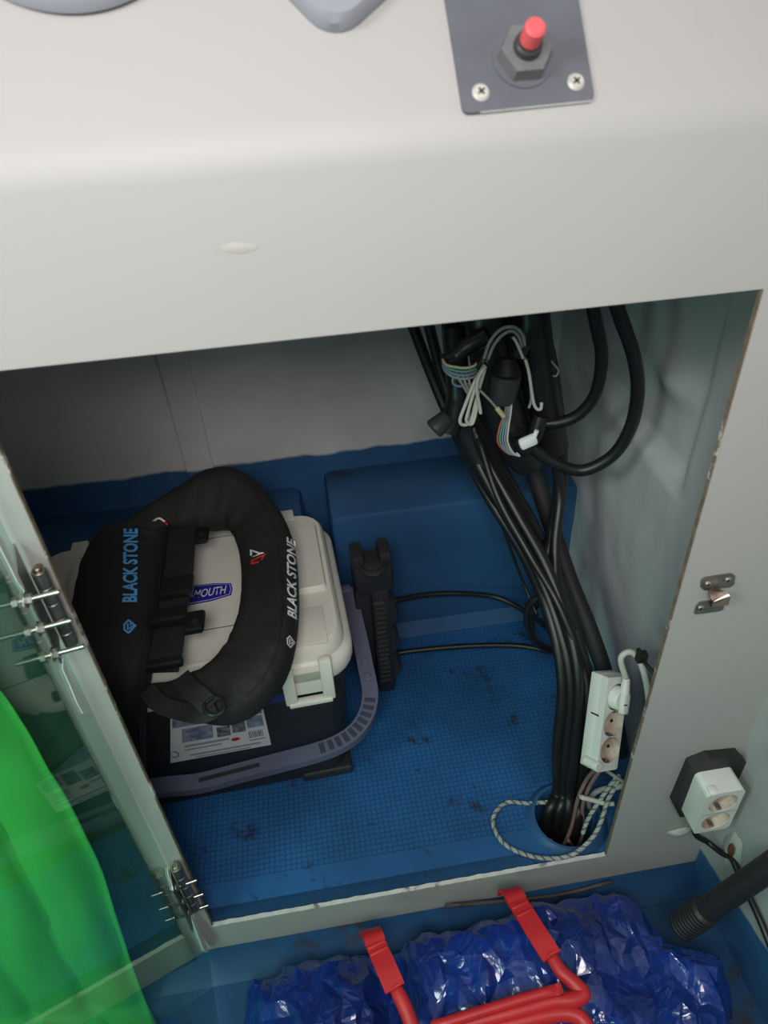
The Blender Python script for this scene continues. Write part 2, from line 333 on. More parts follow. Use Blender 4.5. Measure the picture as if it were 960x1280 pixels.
def prism(pts, n, th):
    """polygon of world points extruded by th along n (and not behind)"""
    bm = new(); n = V(n).normalized(); a = [bm.verts.new(V(p)) for p in pts]; b = [bm.verts.new(V(p) + n * th) for p in pts]
    bm.faces.new(a[::-1]); bm.faces.new(b)
    for i in range(len(a)): bm.faces.new((a[i], a[(i + 1) % len(a)], b[(i + 1) % len(a)], b[i]))
    return bm
def text_mesh(s, bold=.02, shear=0.0):
    c = bpy.data.curves.new('t', 'FONT'); c.body = s; c.size = 1; c.offset = bold; c.shear = shear; c.resolution_u = 3
    o = bpy.data.objects.new('t', c); COL.objects.link(o); dg = bpy.context.evaluated_depsgraph_get(); me = bpy.data.meshes.new_from_object(o.evaluated_get(dg))
    bpy.data.objects.remove(o); bpy.data.curves.remove(c); bm = new(); bm.from_mesh(me); bpy.data.meshes.remove(me)
    xs = [v.co.x for v in bm.verts]; ys = [v.co.y for v in bm.verts]; x0, x1, y0, y1 = min(xs), max(xs), min(ys), max(ys)
    for v in bm.verts: v.co = V(((v.co.x - x0) / (x1 - x0), (v.co.y - y0) / (y1 - y0), 0))
    bmesh.ops.triangulate(bm, faces=bm.faces[:]); return bm
def stick(bm, bvh, o, ex, ey, off=.0009, cuts=1):
    """lay a unit-square print on a curved surface, seen from above the lid"""
    if cuts: bmesh.ops.subdivide_edges(bm, edges=bm.edges[:], cuts=cuts, use_grid_fill=False); bmesh.ops.triangulate(bm, faces=bm.faces[:])
    for v in bm.verts:
        px, py = o[0] + ex[0] * v.co.x + ey[0] * v.co.y, o[1] + ex[1] * v.co.x + ey[1] * v.co.y
        d = ray(px, py).normalized(); h, nn, _, _ = bvh.ray_cast(CAM, d)
        if h is None: h = CAM + d; nn = -d
        if nn.dot(d) > 0: nn = -nn
        v.co = h + nn * off
    return bm
def polys(lst):
    bm = new()
    for p in lst: bm.faces.new([bm.verts.new((x, y, 0)) for x, y in p])
    bmesh.ops.triangulate(bm, faces=bm.faces[:]); return bm

# ================================================================== THE SETTING
OX0, OX1, OZ0, OZ1 = -.216, .332, .012, .8155      # opening in the console front
BEND = .9325; SL = math.radians(52)
def console():
    bm = new(); xs = [-.95, OX0, OX1, .48]
    prof = [(0, -.10), (0, OZ0), (0, OZ1), (0, .895)]
    R_ = .045; k = 8; th = math.pi / 2 - SL          # turn from vertical back onto the sloping dash
    y0, z0 = 0.0, BEND - R_ * math.tan(th / 2); prof[-1] = (0, z0)
    for i in range(1, k + 1):
        a = th * i / k; prof.append((R_ * (1 - math.cos(a)), z0 + R_ * math.sin(a)))
    ye, ze = prof[-1]; prof.append((ye + .36 * math.cos(SL), ze + .36 * math.sin(SL)))
    g = [[bm.verts.new((x, y, z)) for x in xs] for y, z in prof]
    for i in range(len(prof) - 1):
        for j in range(3):
            if i == 1 and j == 1: continue
            bm.faces.new((g[i][j], g[i][j + 1], g[i + 1][j + 1], g[i + 1][j]))
    bmesh.ops.remove_doubles(bm, verts=bm.verts[:], dist=1e-5)
    bmesh.ops.recalc_face_normals(bm, faces=bm.faces[:])
    if bm.faces[0].normal.y > 0: bmesh.ops.reverse_faces(bm, faces=bm.faces[:])
    geo = bmesh.ops.extrude_face_region(bm, geom=bm.faces[:])
    bmesh.ops.translate(bm, verts=[v for v in geo['geom'] if isinstance(v, bmesh.types.BMVert)], vec=(0, .0032, 0))
    o = struct('wall_front', bm, 'panel', True); return o, prof[-2]
wall_front, DASH0 = console()
obj('cut_edge', bxx(OX1 - .0006, OX1 + .0004, -.0006, .0036, OZ0, OZ1), 'cutedge', wall_front, label='bare brown plywood edge of the opening')
obj('cut_edge', bxx(OX0 - .0004, OX0 + .0008, -.0006, .0036, OZ0, OZ1), 'cutedge', wall_front, label='bare brown plywood edge of the opening')
def chipped():
    bm = new(); N = 150; rows = []
    for i in range(N + 1):
        x = OX0 + (OX1 - OX0) * i / N; j = noise.noise(V((x * 70, 3, 1))) * .0012; q = noise.noise(V((x * 150, 9, 4))) * .0010
        rows.append([bm.verts.new(p) for p in ((x, -.0012 + q * .4, OZ0 - .0008 + j), (x, -.0012, OZ0 + .0008 + q * .3), (x, .0042 + j, OZ0 + .0008), (x, .0042 + j, OZ0 - .002))])
    for i in range(N):
        for q in range(3): bm.faces.new((rows[i][q], rows[i + 1][q], rows[i + 1][q + 1], rows[i][q + 1]))
    return bm
obj('chipped_edge', chipped(), 'whiteedge', wall_front, label='chipped white top edge of the sill')
DN = V((0, -math.sin(SL), math.cos(SL))); D0 = V((0, DASH0[0], DASH0[1]))
def PD(px, py): return PP(px, py, D0, DN)            # on the sloping dash

struct('wall_back', bxx(-.62, .50, .645, .665, -.02, 1.05), 'backwall')
trb = struct('trim_1', bxx(-.232, -.182, .6385, .648, .30, 1.05, .004), 'backwall')
# compartment right side: hull moulding with a facet line, soft lumps and a return beside the opening
def wall_right():
    bm = new(); ny, nz = 70, 90; G = []
    def sstep(a, b, x): t = max(0, min(1, (x - a) / (b - a))); return t * t * (3 - 2 * t)
    for i in range(ny + 1):
        y = .0075 + (.66 - .0075) * i / ny; row = []
        for j in range(nz + 1):
            z = -.02 + 1.07 * j / nz; x = .45
            x -= (1 - sstep(.01, .215, y)) * .052                      # return towards the opening
            zl = .474 + (y - .22) * .08                                # facet line
            up = sstep(-.006, .010, z - zl) * sstep(.20, .235, y)
            x += .020 * up * (1 - sstep(.45, .6, y))
            x -= .018 * math.exp(-(((y - .30) / .05) ** 2 + ((z - .585) / .022) ** 2))
            x -= .010 * math.exp(-(((y - .38) / .04) ** 2 + ((z - .66) / .05) ** 2))
            x += noise.noise(V((y * 9, z * 9, 2))) * .0035 + noise.noise(V((y * 30, z * 22, 5))) * .0012
            row.append(bm.verts.new((x, y, z)))
        G.append(row)
    for i in range(ny):
        for j in range(nz): bm.faces.new((G[i][j], G[i + 1][j], G[i + 1][j + 1], G[i][j + 1]))
    o = struct('wall_right', bm, 'fibre', 'all'); return o
wall_right()
struct('wall_left', bxx(-.64, -.62, .0065, .665, -.02, 1.05), 'fibre')
struct('ceiling', bxx(-.62, .46, .36, .66, 1.04, 1.06), 'fibre')
PIPE = (.300, .066, .050)
fl = plate_holes([(-.63, .0065), (.455, .0065), (.455, .66), (-.63, .66)], [PIPE], 0, 40)
floor = struct('floor', fl, 'floor')
ledge = struct('trim_2', bxx(.012, .46, .498, .66, -.02, .288, .012), 'bluepaint', True)
struct('trim_3', bxx(-.62, -.034, .535, .66, -.02, .262, .014), 'bluepaint', True)
struct('trim_4', prism([V((-.62, .47, 0)), V((-.62, .54, 0)), V((-.62, .54, .035)), V((-.62, .50, .014))], (1, 0, 0), 1.075), 'bluepaint', True)
struct('trim_5', prism([V((x, .0065, 0)) for x in (-.63,)] + [V((-.63, .0065, .010)), V((-.63, .018, .006)), V((-.63, .028, .0005))], (1, 0, 0), .86), 'bluepaint', True)
# drain pipe through the floor
def pipe():
    bm = new(); seg = 40; prof = [(PIPE[2] + .010, .0006), (PIPE[2] + .006, .006), (PIPE[2] + .001, .011), (PIPE[2] - .003, .011), (PIPE[2] - .005, .005), (PIPE[2] - .005, -.16)]
    R_ = []
    for r, z in prof: R_.append([bm.verts.new((PIPE[0] + r * math.cos(k * 2 * math.pi / seg), max(.0075, PIPE[1] + r * math.sin(k * 2 * math.pi / seg)), z)) for k in range(seg)])
    for i in range(len(prof) - 1):
        for k in range(seg): bm.faces.new((R_[i][k], R_[i][(k + 1) % seg], R_[i + 1][(k + 1) % seg], R_[i + 1][k]))
    return bm
pp = solo('floor_pipe', pipe(), 'bluepaint', 'blue-rimmed round cable pipe sunk through the floor behind the sill', 'pipe', smooth=True)
hb = new(); cyl(hb, (PIPE[0], PIPE[1], -.17), (PIPE[0], PIPE[1], -.15), PIPE[2]); obj('pipe_bottom', hb, 'hole', pp)
# outside: deck, cabin side, two unseen walls added to hold back low light
struct('floor_deck', bxx(-1.6, .50, -1.5, .0, -.115, -.090), 'deck')
struct('trim_6', prism([V((-.95, -.0005, -.09)), V((-.95, -.0005, -.055)), V((-.95, -.012, -.072)), V((-.95, -.035, -.0885))], (1, 0, 0), 1.43), 'deck', True)
struct('wall_cabin_side', bxx(.48, .50, -1.5, .0, -.10, 1.6), 'cabin')
struct('wall_blocker_left', bxx(-1.02, -1.0, -.82, .0, -.10, .84), 'tealbounce')  # unseen, added to cut ambient light from the lower left
struct('wall_blocker_rear', bxx(-1.0, .50, -.82, -.80, -.10, .84), 'tealbounce')  # unseen, added to shade the lower panel and bounce teal onto it

# ================================================================== DASHBOARD
def switch_plate():
    c = [PD(557, 0), PD(722, 0), PD(742, 128), PD(578, 145)]
    ex = (c[2] - c[3]).normalized(); ey = DN.cross(ex).normalized(); base = (c[2] + c[3]) / 2; w = (c[2] - c[3]).length
    t = thing('switch_plate', 'dark worn metal plate with a red push button on the sloping dashboard', 'switch', base)
    def L(a, b, h=0): return base + ex * a + ey * b + DN * h
    H = w * 1.25
    pts = []
    for cx, cy, a0 in ((w / 2 - .004, .004, -90), (w / 2 - .004, H - .004, 0), (-w / 2 + .004, H - .004, 90), (-w / 2 + .004, .004, 180)):
        for i in range(4): a = math.radians(a0 + 30 * i); pts.append(L(cx + .004 * math.cos(a), cy + .004 * math.sin(a), .0002))
    obj('plate', prism(pts, DN, .0022), 'plate', t)
    e = new(); box(e, L(.004, .0000, .0014), (w * .84, .0007, .0018), 0, Matrix((ex, ey, DN)).transposed()); obj('worn_edge', e, 'whiteedge', t, label='chipped pale lower edge')
    q = PD(652, 76); a = (q - base).dot(ex); b = (q - base).dot(ey)
    nut = new(); cyl(nut, L(a, b, .0022), L(a, b, .0115), .0165, .0155, 6); obj('hex_nut', nut, 'nutgrey', t)
    w2 = new(); cyl(w2, L(a, b, .0022), L(a, b, .0034), .0185, None, 24); obj('washer', w2, 'plate', t)
    cl = new(); cyl(cl, L(a, b, .0115), L(a, b, .0165), .0085, .008, 20, .001); obj('collar', cl, 'darkplastic', t)
    bt = new(); cyl(bt, L(a, b, .0165), L(a, b, .029), .0062, .0060, 20, .0014); obj('push_button', bt, 'redbutton', t, True, label='red push button')
    for px, py in ((600, 119), (718, 106)):
        q = PD(px, py); a, b = (q - base).dot(ex), (q - base).dot(ey)
        s = new(); cyl(s, L(a, b, .0022), L(a, b, .0042), .0054, .0046, 20, .0006); so = obj('screw', s, 'palesteel', t, True)
        rt = Matrix((ex, ey, DN)).transposed() @ Matrix.Rotation(.6, 3, 'Z')
        x = new(); box(x, L(a, b, .0041), (.0050, .0012, .0004), 0, rt); box(x, L(a, b, .0041), (.0012, .0050, .0004), 0, rt); obj('cross_slot', x, 'hole', so)
switch_plate()
def dash_fittings():
    c = PD(82, -142); r = (PD(82, 22) - c).length
    t = thing('compass_base', 'large round grey instrument base at the upper left of the dashboard', 'instrument', c)
    b = new(); cyl(b, c, c + DN * .012, r, r * .985, 64, .003); obj('flange', b, 'gauge', t, True)
    b = new(); cyl(b, c + DN * .012, c + DN * .028, r * .88, r * .80, 64, .006); obj('bezel', b, 'darkplastic', t, True)
    c = PD(418, -95); e = (PD(418, 45) - c); r = e.length; ex = e.normalized(); ey = DN.cross(ex)
    t = thing('control_base', 'grey control base with a rounded corner at the top edge of the dashboard', 'control', c)
    rot = Matrix((ex, ey, DN)).transposed() @ Matrix.Rotation(math.pi / 4, 3, 'Z')
    s = r * 1.56
    b = loft(new(), [(.0002, s, s, .020), (.008, s, s, .020), (.012, s - .006, s - .006, .018)]); b.transform(Matrix.Translation(c) @ rot.to_4x4()); obj('base', b, 'gauge', t, True)
    b = new(); cyl(b, c + DN * .012, c + DN * .05, .018, .013, 24, .003); obj('spindle', b, 'darkplastic', t, True)
dash_fittings()

# ================================================================== ACRYLIC DOOR WITH HINGES
HX = -.2345; DA = math.radians(-79.4); DD = V((math.cos(DA), math.sin(DA), 0)); DNN = V((-DD.y, DD.x, 0)); H0 = V((HX, -.004, 0))
if DNN.x < 0: DNN = -DNN
def PDoor(px, py, off=0.0): return PP(px, py, H0 + DNN * off, DNN)
def door():
    t = thing('acrylic_door', 'clear green-tinted acrylic door panel hinged open at the left of the cabinet', 'door', H0)
    z0, z1, L = -.062, .80, .56
    obj('panel', prism([H0 + V((0, 0, z0)), H0 + DD * L + V((0, 0, z0)), H0 + DD * L + V((0, 0, z1)), H0 + V((0, 0, z1))], -DNN, .003), 'acrylic', t)
    def tp(name, a):
        bm = new(); vs_ = []
        for (px, py, w) in a:
            p = PDoor(px, py, .0008); dx = DD * w / 2
            vs_.append([bm.verts.new(p + dx * sx + DNN * oy) for sx, oy in ((-.4, 0), (3, 0), (3, .0007), (-.4, .0007))])
        for i in range(len(vs_) - 1):
            for q in range(4): bm.faces.new((vs_[i][q], vs_[i][(q + 1) % 4], vs_[i + 1][(q + 1) % 4], vs_[i + 1][q]))
        bm.faces.new(vs_[0][::-1]); bm.faces.new(vs_[-1]); obj(name, bm, 'tapewhite', t, label='torn white tape on the hinge edge')
    tp('tape_strip', [(-30, 612, .007), (0, 672, .007), (12, 698, .006), (22, 718, .006), (30, 729, .006), (29, 742, .008), (30, 750, .005)])
    tp('tape_strip', [(78, 824, .008), (86, 845, .006), (95, 866, .007), (103, 884, .005), (109, 886, .003)])
    tp('tape_strip', [(209, 1085, .006), (214, 1095, .010), (219, 1108, .006)])
    tp('tape_strip', [(238, 1142, .004), (245, 1155, .010), (252, 1170, .013), (259, 1186, .003)])
    return t
door()
def hinge(name, label, bars, bolts, blen):
    a, b = PY(*bars[0], -.0085), PY(*bars[1], -.0085)
    a.x = b.x = HX + .0115
    t = thing(name, label, 'hinge', V((a.x, -.0085, min(a.z, b.z))), group='steel hinges of the acrylic door')
    L = (a - b).length; n = 5
    for i in range(n):
        p, q = a.lerp(b, i / n + .006), a.lerp(b, (i + 1) / n - .006); k = new(); cyl(k, p, q, .0056, None, 18, .0006); obj('knuckle', k, 'dullsteel', t, True)
    k = new(); cyl(k, a + V((0, 0, .003)), b - V((0, 0, .003)), .0036, None, 12, .001); obj('pin', k, 'rustysteel', t, True)
    zc = (a.z + b.z) / 2
    obj('leaf', bxx(a.x - .003, a.x + .0012, -.0085, -.0002, b.z, a.z), 'dullsteel', t)
    d0 = H0 + DNN * .0004; lz0, lz1 = PDoor(*bolts[-1]).z - .022, PDoor(*bolts[0]).z + .03
    obj('leaf', prism([d0 + V((0, 0, lz0 + .01)), d0 + DD * .022 + V((0, 0, lz0)), d0 + DD * .022 + V((0, 0, lz1 - .012)), d0 + V((0, 0, lz1))], DNN, .0014), 'dullsteel', t)
    for px, py in bolts:
        p = PDoor(px, py)
        s = new(); cyl(s, p - DNN * .008, p + DNN * blen, .0021, None, 12, .0006); bo = obj('bolt', s, 'steel', t, True)
        h = new(); cyl(h, p + DNN * .0018, p + DNN * .0026, .0062, None, 18); obj('washer', h, 'rustysteel', bo)
        h = new(); cyl(h, p + DNN * .0026, p + DNN * .0066, .0044, None, 6); obj('nut', h, 'steel', bo)
        h = new(); cyl(h, p - DNN * .0075, p - DNN * .0036, .0046, None, 6); obj('bolt_head', h, 'steel', bo)
hinge('door_hinge', 'upper steel hinge with three long bolts on the acrylic door', ((38, 714), (83, 806)), ((29, 751), (45, 787), (63, 819)), .026)
hinge('door_hinge', 'lower steel hinge with three long bolts near the sill corner', ((212, 1085), (240, 1137)), ((218, 1110), (227, 1127), (234, 1141)), .027)

# ================================================================== GREEN CLOTH behind the door
def cloth():
    edge = [(-12, 855), (25, 905), (62, 965), (100, 1030), (128, 1095), (150, 1160), (172, 1225), (200, 1300), (228, 1360), (262, 1440)]
    edge = spline([V((x, y, 0)) for x, y in edge], 6); N = len(edge) - 1; Mx = 110; bm = new(); G = []
    for i, e in enumerate(edge):
        row = []
        p = PY(e.x, e.y, -.050)
        if p.z < -.080: p = PZ(e.x, e.y, -.080)
        for j in range(Mx + 1):
            s = j / Mx; x = p.x - .52 * s
            fold = -.014 * math.sqrt(abs(math.sin((s - .012 - .02 * noise.noise(V((i * .08, 1, 2)))) * math.pi / .112))) + .006 * noise.noise(V((s * 22, i * .15, 4)))
            y = p.y + .010 - .05 * s + fold
            z = max(-.084, p.z + .30 * s - .10 * s * s + .01 * math.sin(s * 9 + i * .1) * min(1, s * 6))
            row.append(bm.verts.new((x, min(y, -.024), z)))
        G.append(row)
    for i in range(N):
        for j in range(Mx): bm.faces.new((G[i][j], G[i][j + 1], G[i + 1][j + 1], G[i + 1][j]))
    o = solo('green_cloth', bm, 'greencloth', 'bright green waterproof cloth hanging in folds behind the acrylic door', 'cloth', smooth='all')
    md = o.modifiers.new('thickness', 'SOLIDIFY'); md.thickness = .0012
cloth()
def sheet():  # invented dark layer, added to darken what shows through the door
    bm = new(); G = []; nx, nz = 60, 40
    for i in range(nx + 1):
        x = -.252 - .66 * i / nx
        G.append([bm.verts.new((x, -.0065 - .005 * (1 + math.sin(i * .55 + noise.noise(V((i * .2, j * .05, 3))) * 2)) * min(1, i / 4), -.085 + .93 * j / nz)) for j in range(nz + 1)])
    for i in range(nx):
        for j in range(nz): bm.faces.new((G[i][j], G[i + 1][j], G[i + 1][j + 1], G[i][j + 1]))
    o = solo('added_dark_sheet', bm, mat('dark_green_sheet', (.022, .085, .062), .7, var=.3, vscale=10), 'dark green tarp added against the panel to darken the view through the door', 'sheet', smooth='all')
    md = o.modifiers.new('thickness', 'SOLIDIFY'); md.thickness = .0012
sheet()

# ================================================================== TACKLE BOX
BC = V((-.219, .330, 0)); BR = math.radians(2.2)
def tackle_box():
    t = thing('tackle_box', 'black tackle box with a cream-grey lid inside the cabinet, left of the cables', 'tackle box', BC, BR)
    def T(p): return WM[t].inverted() @ V(p)
    body = loft(new(), [(.004, .405, .262, .03), (.012, .412, .268, .035), (.10, .425, .280, .04), (.235, .442, .298, .045), (.238, .452, .306, .046), (.256, .452, .306, .046)])
    bo = obj('body', body, 'boxbody', t, True, local=True)
    for sx in (-1, 1):
        for sy in (-1, 1):
            obj('foot', box(new(), (sx * .170, sy * .108, .009), (.080, .062, .018), .004), 'boxbody', t, local=True)
    lid = loft(new(), [(.2565, .462, .316, .048), (.262, .466, .320, .050), (.279, .466, .320, .050), (.284, .460, .314, .048), (.289, .447, .301, .043), (.311, .440, .294, .040), (.3155, .432, .286, .036)])
    lo = obj('lid', lid, 'lid', t, True, local=True)
    for sx in (-1, 1):       # raised grips at the ends, raised latch fields at the front, hinge blocks at the back
        obj('raised_pad', loft(new(), [(.3150, .046, .152, .007), (.3225, .043, .148, .007), (.3240, .040, .145, .006)], sx * .188, .030), 'lid', lo, True, local=True)
        obj('latch_field', box(new(), (sx * .165, -.110, .3150), (.070, .070, .0050), .002), 'lid', lo, True, local=True)
        obj('hinge_block', box(new(), (sx * .165, .148, .3060), (.026, .030, .022), .003), 'lid', lo, True, local=True)
        la = thing_part = obj('latch', box(new(), (sx * .165, -.1585, .262), (.062, .0030, .050), .001), 'lid', t, True, local=True)
        for qx in (-.026, .026):
            obj('latch_arm', box(new(), (sx * .165 + qx, -.1610, .264), (.017, .012, .078), .003), 'lid', la, True, local=True)
        obj('latch_bar', box(new(), (sx * .165, -.1630, .226), (.060, .012, .008), .002), 'lid', la, True, local=True)
        obj('latch_catch', box(new(), (sx * .165, -.1560, .214), (.062, .014, .014), .003), 'boxbody', la, True, local=True)
    obj('lid_groove', box(new(), (-.01, -.085, .3157), (.250, .0012, .0006)), 'handle', lo, local=True)
    obj('lid_groove', box(new(), (-.01, .118, .3157), (.300, .0012, .0006)), 'handle', lo, local=True)
    # brand badge: pointed oval
    c = T(PZ(240, 744, .316)); a = (T(PZ(288, 737, .316)) - T(PZ(192, 752, .316))); ang = math.atan2(a.y, a.x); hw = .058; hh = .0200
    def oval(hw, hh, z, th):
        top = [(-hw, hh * .62), (-hw * .5, hh * .93), (0, hh), (hw * .5, hh * .93), (hw * .97, hh * .62)]; pts = [(hw, hh * .4), (hw, -hh * .4)]
        pts = [(hw, 0)] + [(x, y) for x, y in top[::-1]] + [(-hw, 0)] + [(x, -y) for x, y in top]
        b = prism([V((x, y, z)) for x, y in pts], (0, 0, 1), th); b.transform(Matrix.Translation(V((c.x, c.y, 0))) @ Matrix.Rotation(ang, 4, 'Z')); return b
    bd = obj('badge', oval(hw, hh, .3156, .0008), 'badge', lo, local=True, label='blue oval badge')
    obj('badge_rim', oval(hw * .965, hh * .88, .3164, .0002), 'printwhite', lo, local=True)
    obj('badge_face', oval(hw * .952, hh * .84, .3166, .0002), 'badge', lo, local=True)
    tx = text_mesh('BUCKET-MOUTH', .012, .25)
    for v in tx.verts: v.co = V(((v.co.x - .5) * hw * 1.72, (v.co.y - .5) * hh * .86, .3170))
    tx.transform(Matrix.Translation(V((c.x, c.y, 0))) @ Matrix.Rotation(ang, 4, 'Z')); obj('lettering', tx, 'printwhite', lo, local=True)
    # swung-down carrying handle: measured along its run, then mirrored for the far end
    run = [(436, 738, .205), (443, 770, .197), (451, 805, .180), (458, 840, .162), (463, 868, .150), (459, 893, .142), (446, 914, .136), (424, 930, .131), (395, 941, .128), (350, 953, .125), (300, 966, .122), (250, 979, .120)]
    pr = [T(PZ(*q)) for q in run]
    half = pr[:]; mir = [V((-p.x, p.y, p.z)) for p in pr[:-1]][::-1]
    path = half + [V((0, (pr[-1].y + pr[-2].y) / 2, pr[-1].z))] * 0 + mir
    hd = obj('carry_handle', strap(new(), path, .024, .014, lambda s: V((0, -.10, 1)), 6), 'handle', t, True, local=True, label='blue-grey swing handle')
    P = spline(pr, 8); n0 = int(len(P) * .40); n1 = int(len(P) * .74); k = 0
    rib = None
    for i in range(n0, n1, 3):
        d = (P[i + 1] - P[i - 1]).normalized(); up = V((0, -.10, 1)); a_ = d.cross(up).normalized(); rot = Matrix((a_, d, a_.cross(d))).transposed()
        b = box(new(), (0, 0, 0), (.0165, .0070, .0016), .0006); b.transform(Matrix.Translation(P[i] + a_.cross(d) * .0074) @ rot.to_4x4()); obj('grip_cell', b, 'handledark', hd, local=True)
    for i in (n0 - 14, n0 - 9):
        d = (P[i + 1] - P[i - 1]).normalized(); a_ = d.cross(V((0, 0, 1))).normalized(); rot = Matrix((a_, d, a_.cross(d))).transposed()
        b = box(new(), (0, 0, 0), (.010, .011, .004), .0015); b.transform(Matrix.Translation(P[i] + a_.cross(d) * .0072) @ rot.to_4x4()); obj('button', b, 'handle', hd, local=True)
    gr = strap(new(), [p + V((0, 0, .0072)) for p in P[int(len(P) * .86):]], .006, .0012, V((0, -.1, 1)), 2, False); obj('grip_groove', gr, 'boxbody', hd, local=True)
    for sx in (-1, 1): c2 = new(); cyl(c2, (sx * .205, pr[0].y, .200), (sx * (abs(pr[0].x) + .004), pr[0].y, .200), .016, .014, 20, .002); obj('pivot', c2, 'handle', t, True, local=True)
    # product sticker on the front of the body
    n = V((0, -1, -.0667)).normalized(); yb = lambda z: -.1412 - (z - .10) * .0667
    def ST(px, py):    # onto the front face, in box coordinates
        q = WM[t] @ V((0, yb(.15), .15)); nn = (WM[t].to_3x3() @ n); return T(PP(px, py, q, nn))
    qd = [ST(213, 906), ST(329, 886), ST(339, 930), ST(213, 953)]
    def q2(u, v): return qd[3].lerp(qd[2], u).lerp(qd[0].lerp(qd[1], u), v)
    def patch(u0, u1, v0, v1, off, name, m, par): return obj(name, prism([q2(u0, v0) + n * off, q2(u1, v0) + n * off, q2(u1, v1) + n * off, q2(u0, v1) + n * off], n, .0003), m, par, local=True)
    st = patch(0, 1, 0, 1.25, .0010, 'sticker', 'paper', t); st['label'] = 'white product sticker with small photos'
    patch(.02, .98, .92, 1.22, .0013, 'print_band', 'paperblue', st)
    for u0, u1, v0, v1, m in ((.12, .44, .50, .86, 'paperblue'), (.48, .62, .48, .74, 'paperdark'), (.64, .78, .52, .84, 'paperdark'), (.80, .97, .58, .88, 'paperblue'), (.14, .60, .36, .42, 'papergrey'), (.14, .52, .27, .31, 'papergrey'), (.2, .9, .10, .15, 'papergrey'), (.24, .8, .03, .06, 'papergrey'), (.80, .96, .22, .26, 'papergrey')):
        patch(u0, u1, v0, v1, .0013, 'print_block', m, st)
    for i in range(9): patch(.80 + i * .017, .80 + i * .017 + (.008 if i % 3 else .011), .30, .48, .0013, 'barcode_bar', 'paperdark', st)
    b = new(); cc = q2(.66, .34) + n * .0013
    ex = (q2(1, .5) - q2(0, .5)).normalized(); ey = n.cross(ex); bmv = [b.verts.new(cc + ex * .0065 * math.cos(a * .5236) + ey * .0045 * math.sin(a * .5236)) for a in range(12)]; b.faces.new(bmv); obj('red_dot', b, 'printred', st, local=True)
    b = new(); o_ = q2(.04, .22) + n * .0013
    for a in range(20):
        a0, a1 = a * math.pi / 10, (a + 1) * math.pi / 10; b.faces.new([b.verts.new(o_ + ex * r * .8 * math.cos(q) + ey * r * math.sin(q)) for r, q in ((.008, a0), (.008, a1), (.006, a1), (.006, a0))])
    obj('print_ring', b, 'badge', st, local=True)
    nv = [ST(318, 858), ST(352, 852), ST(356, 876), ST(322, 882)]; obj('navy_sticker', prism([p + n * .001 for p in nv], n, .0003), 'printnavy', t, local=True, label='small navy sticker')
    return t
tackle_box()

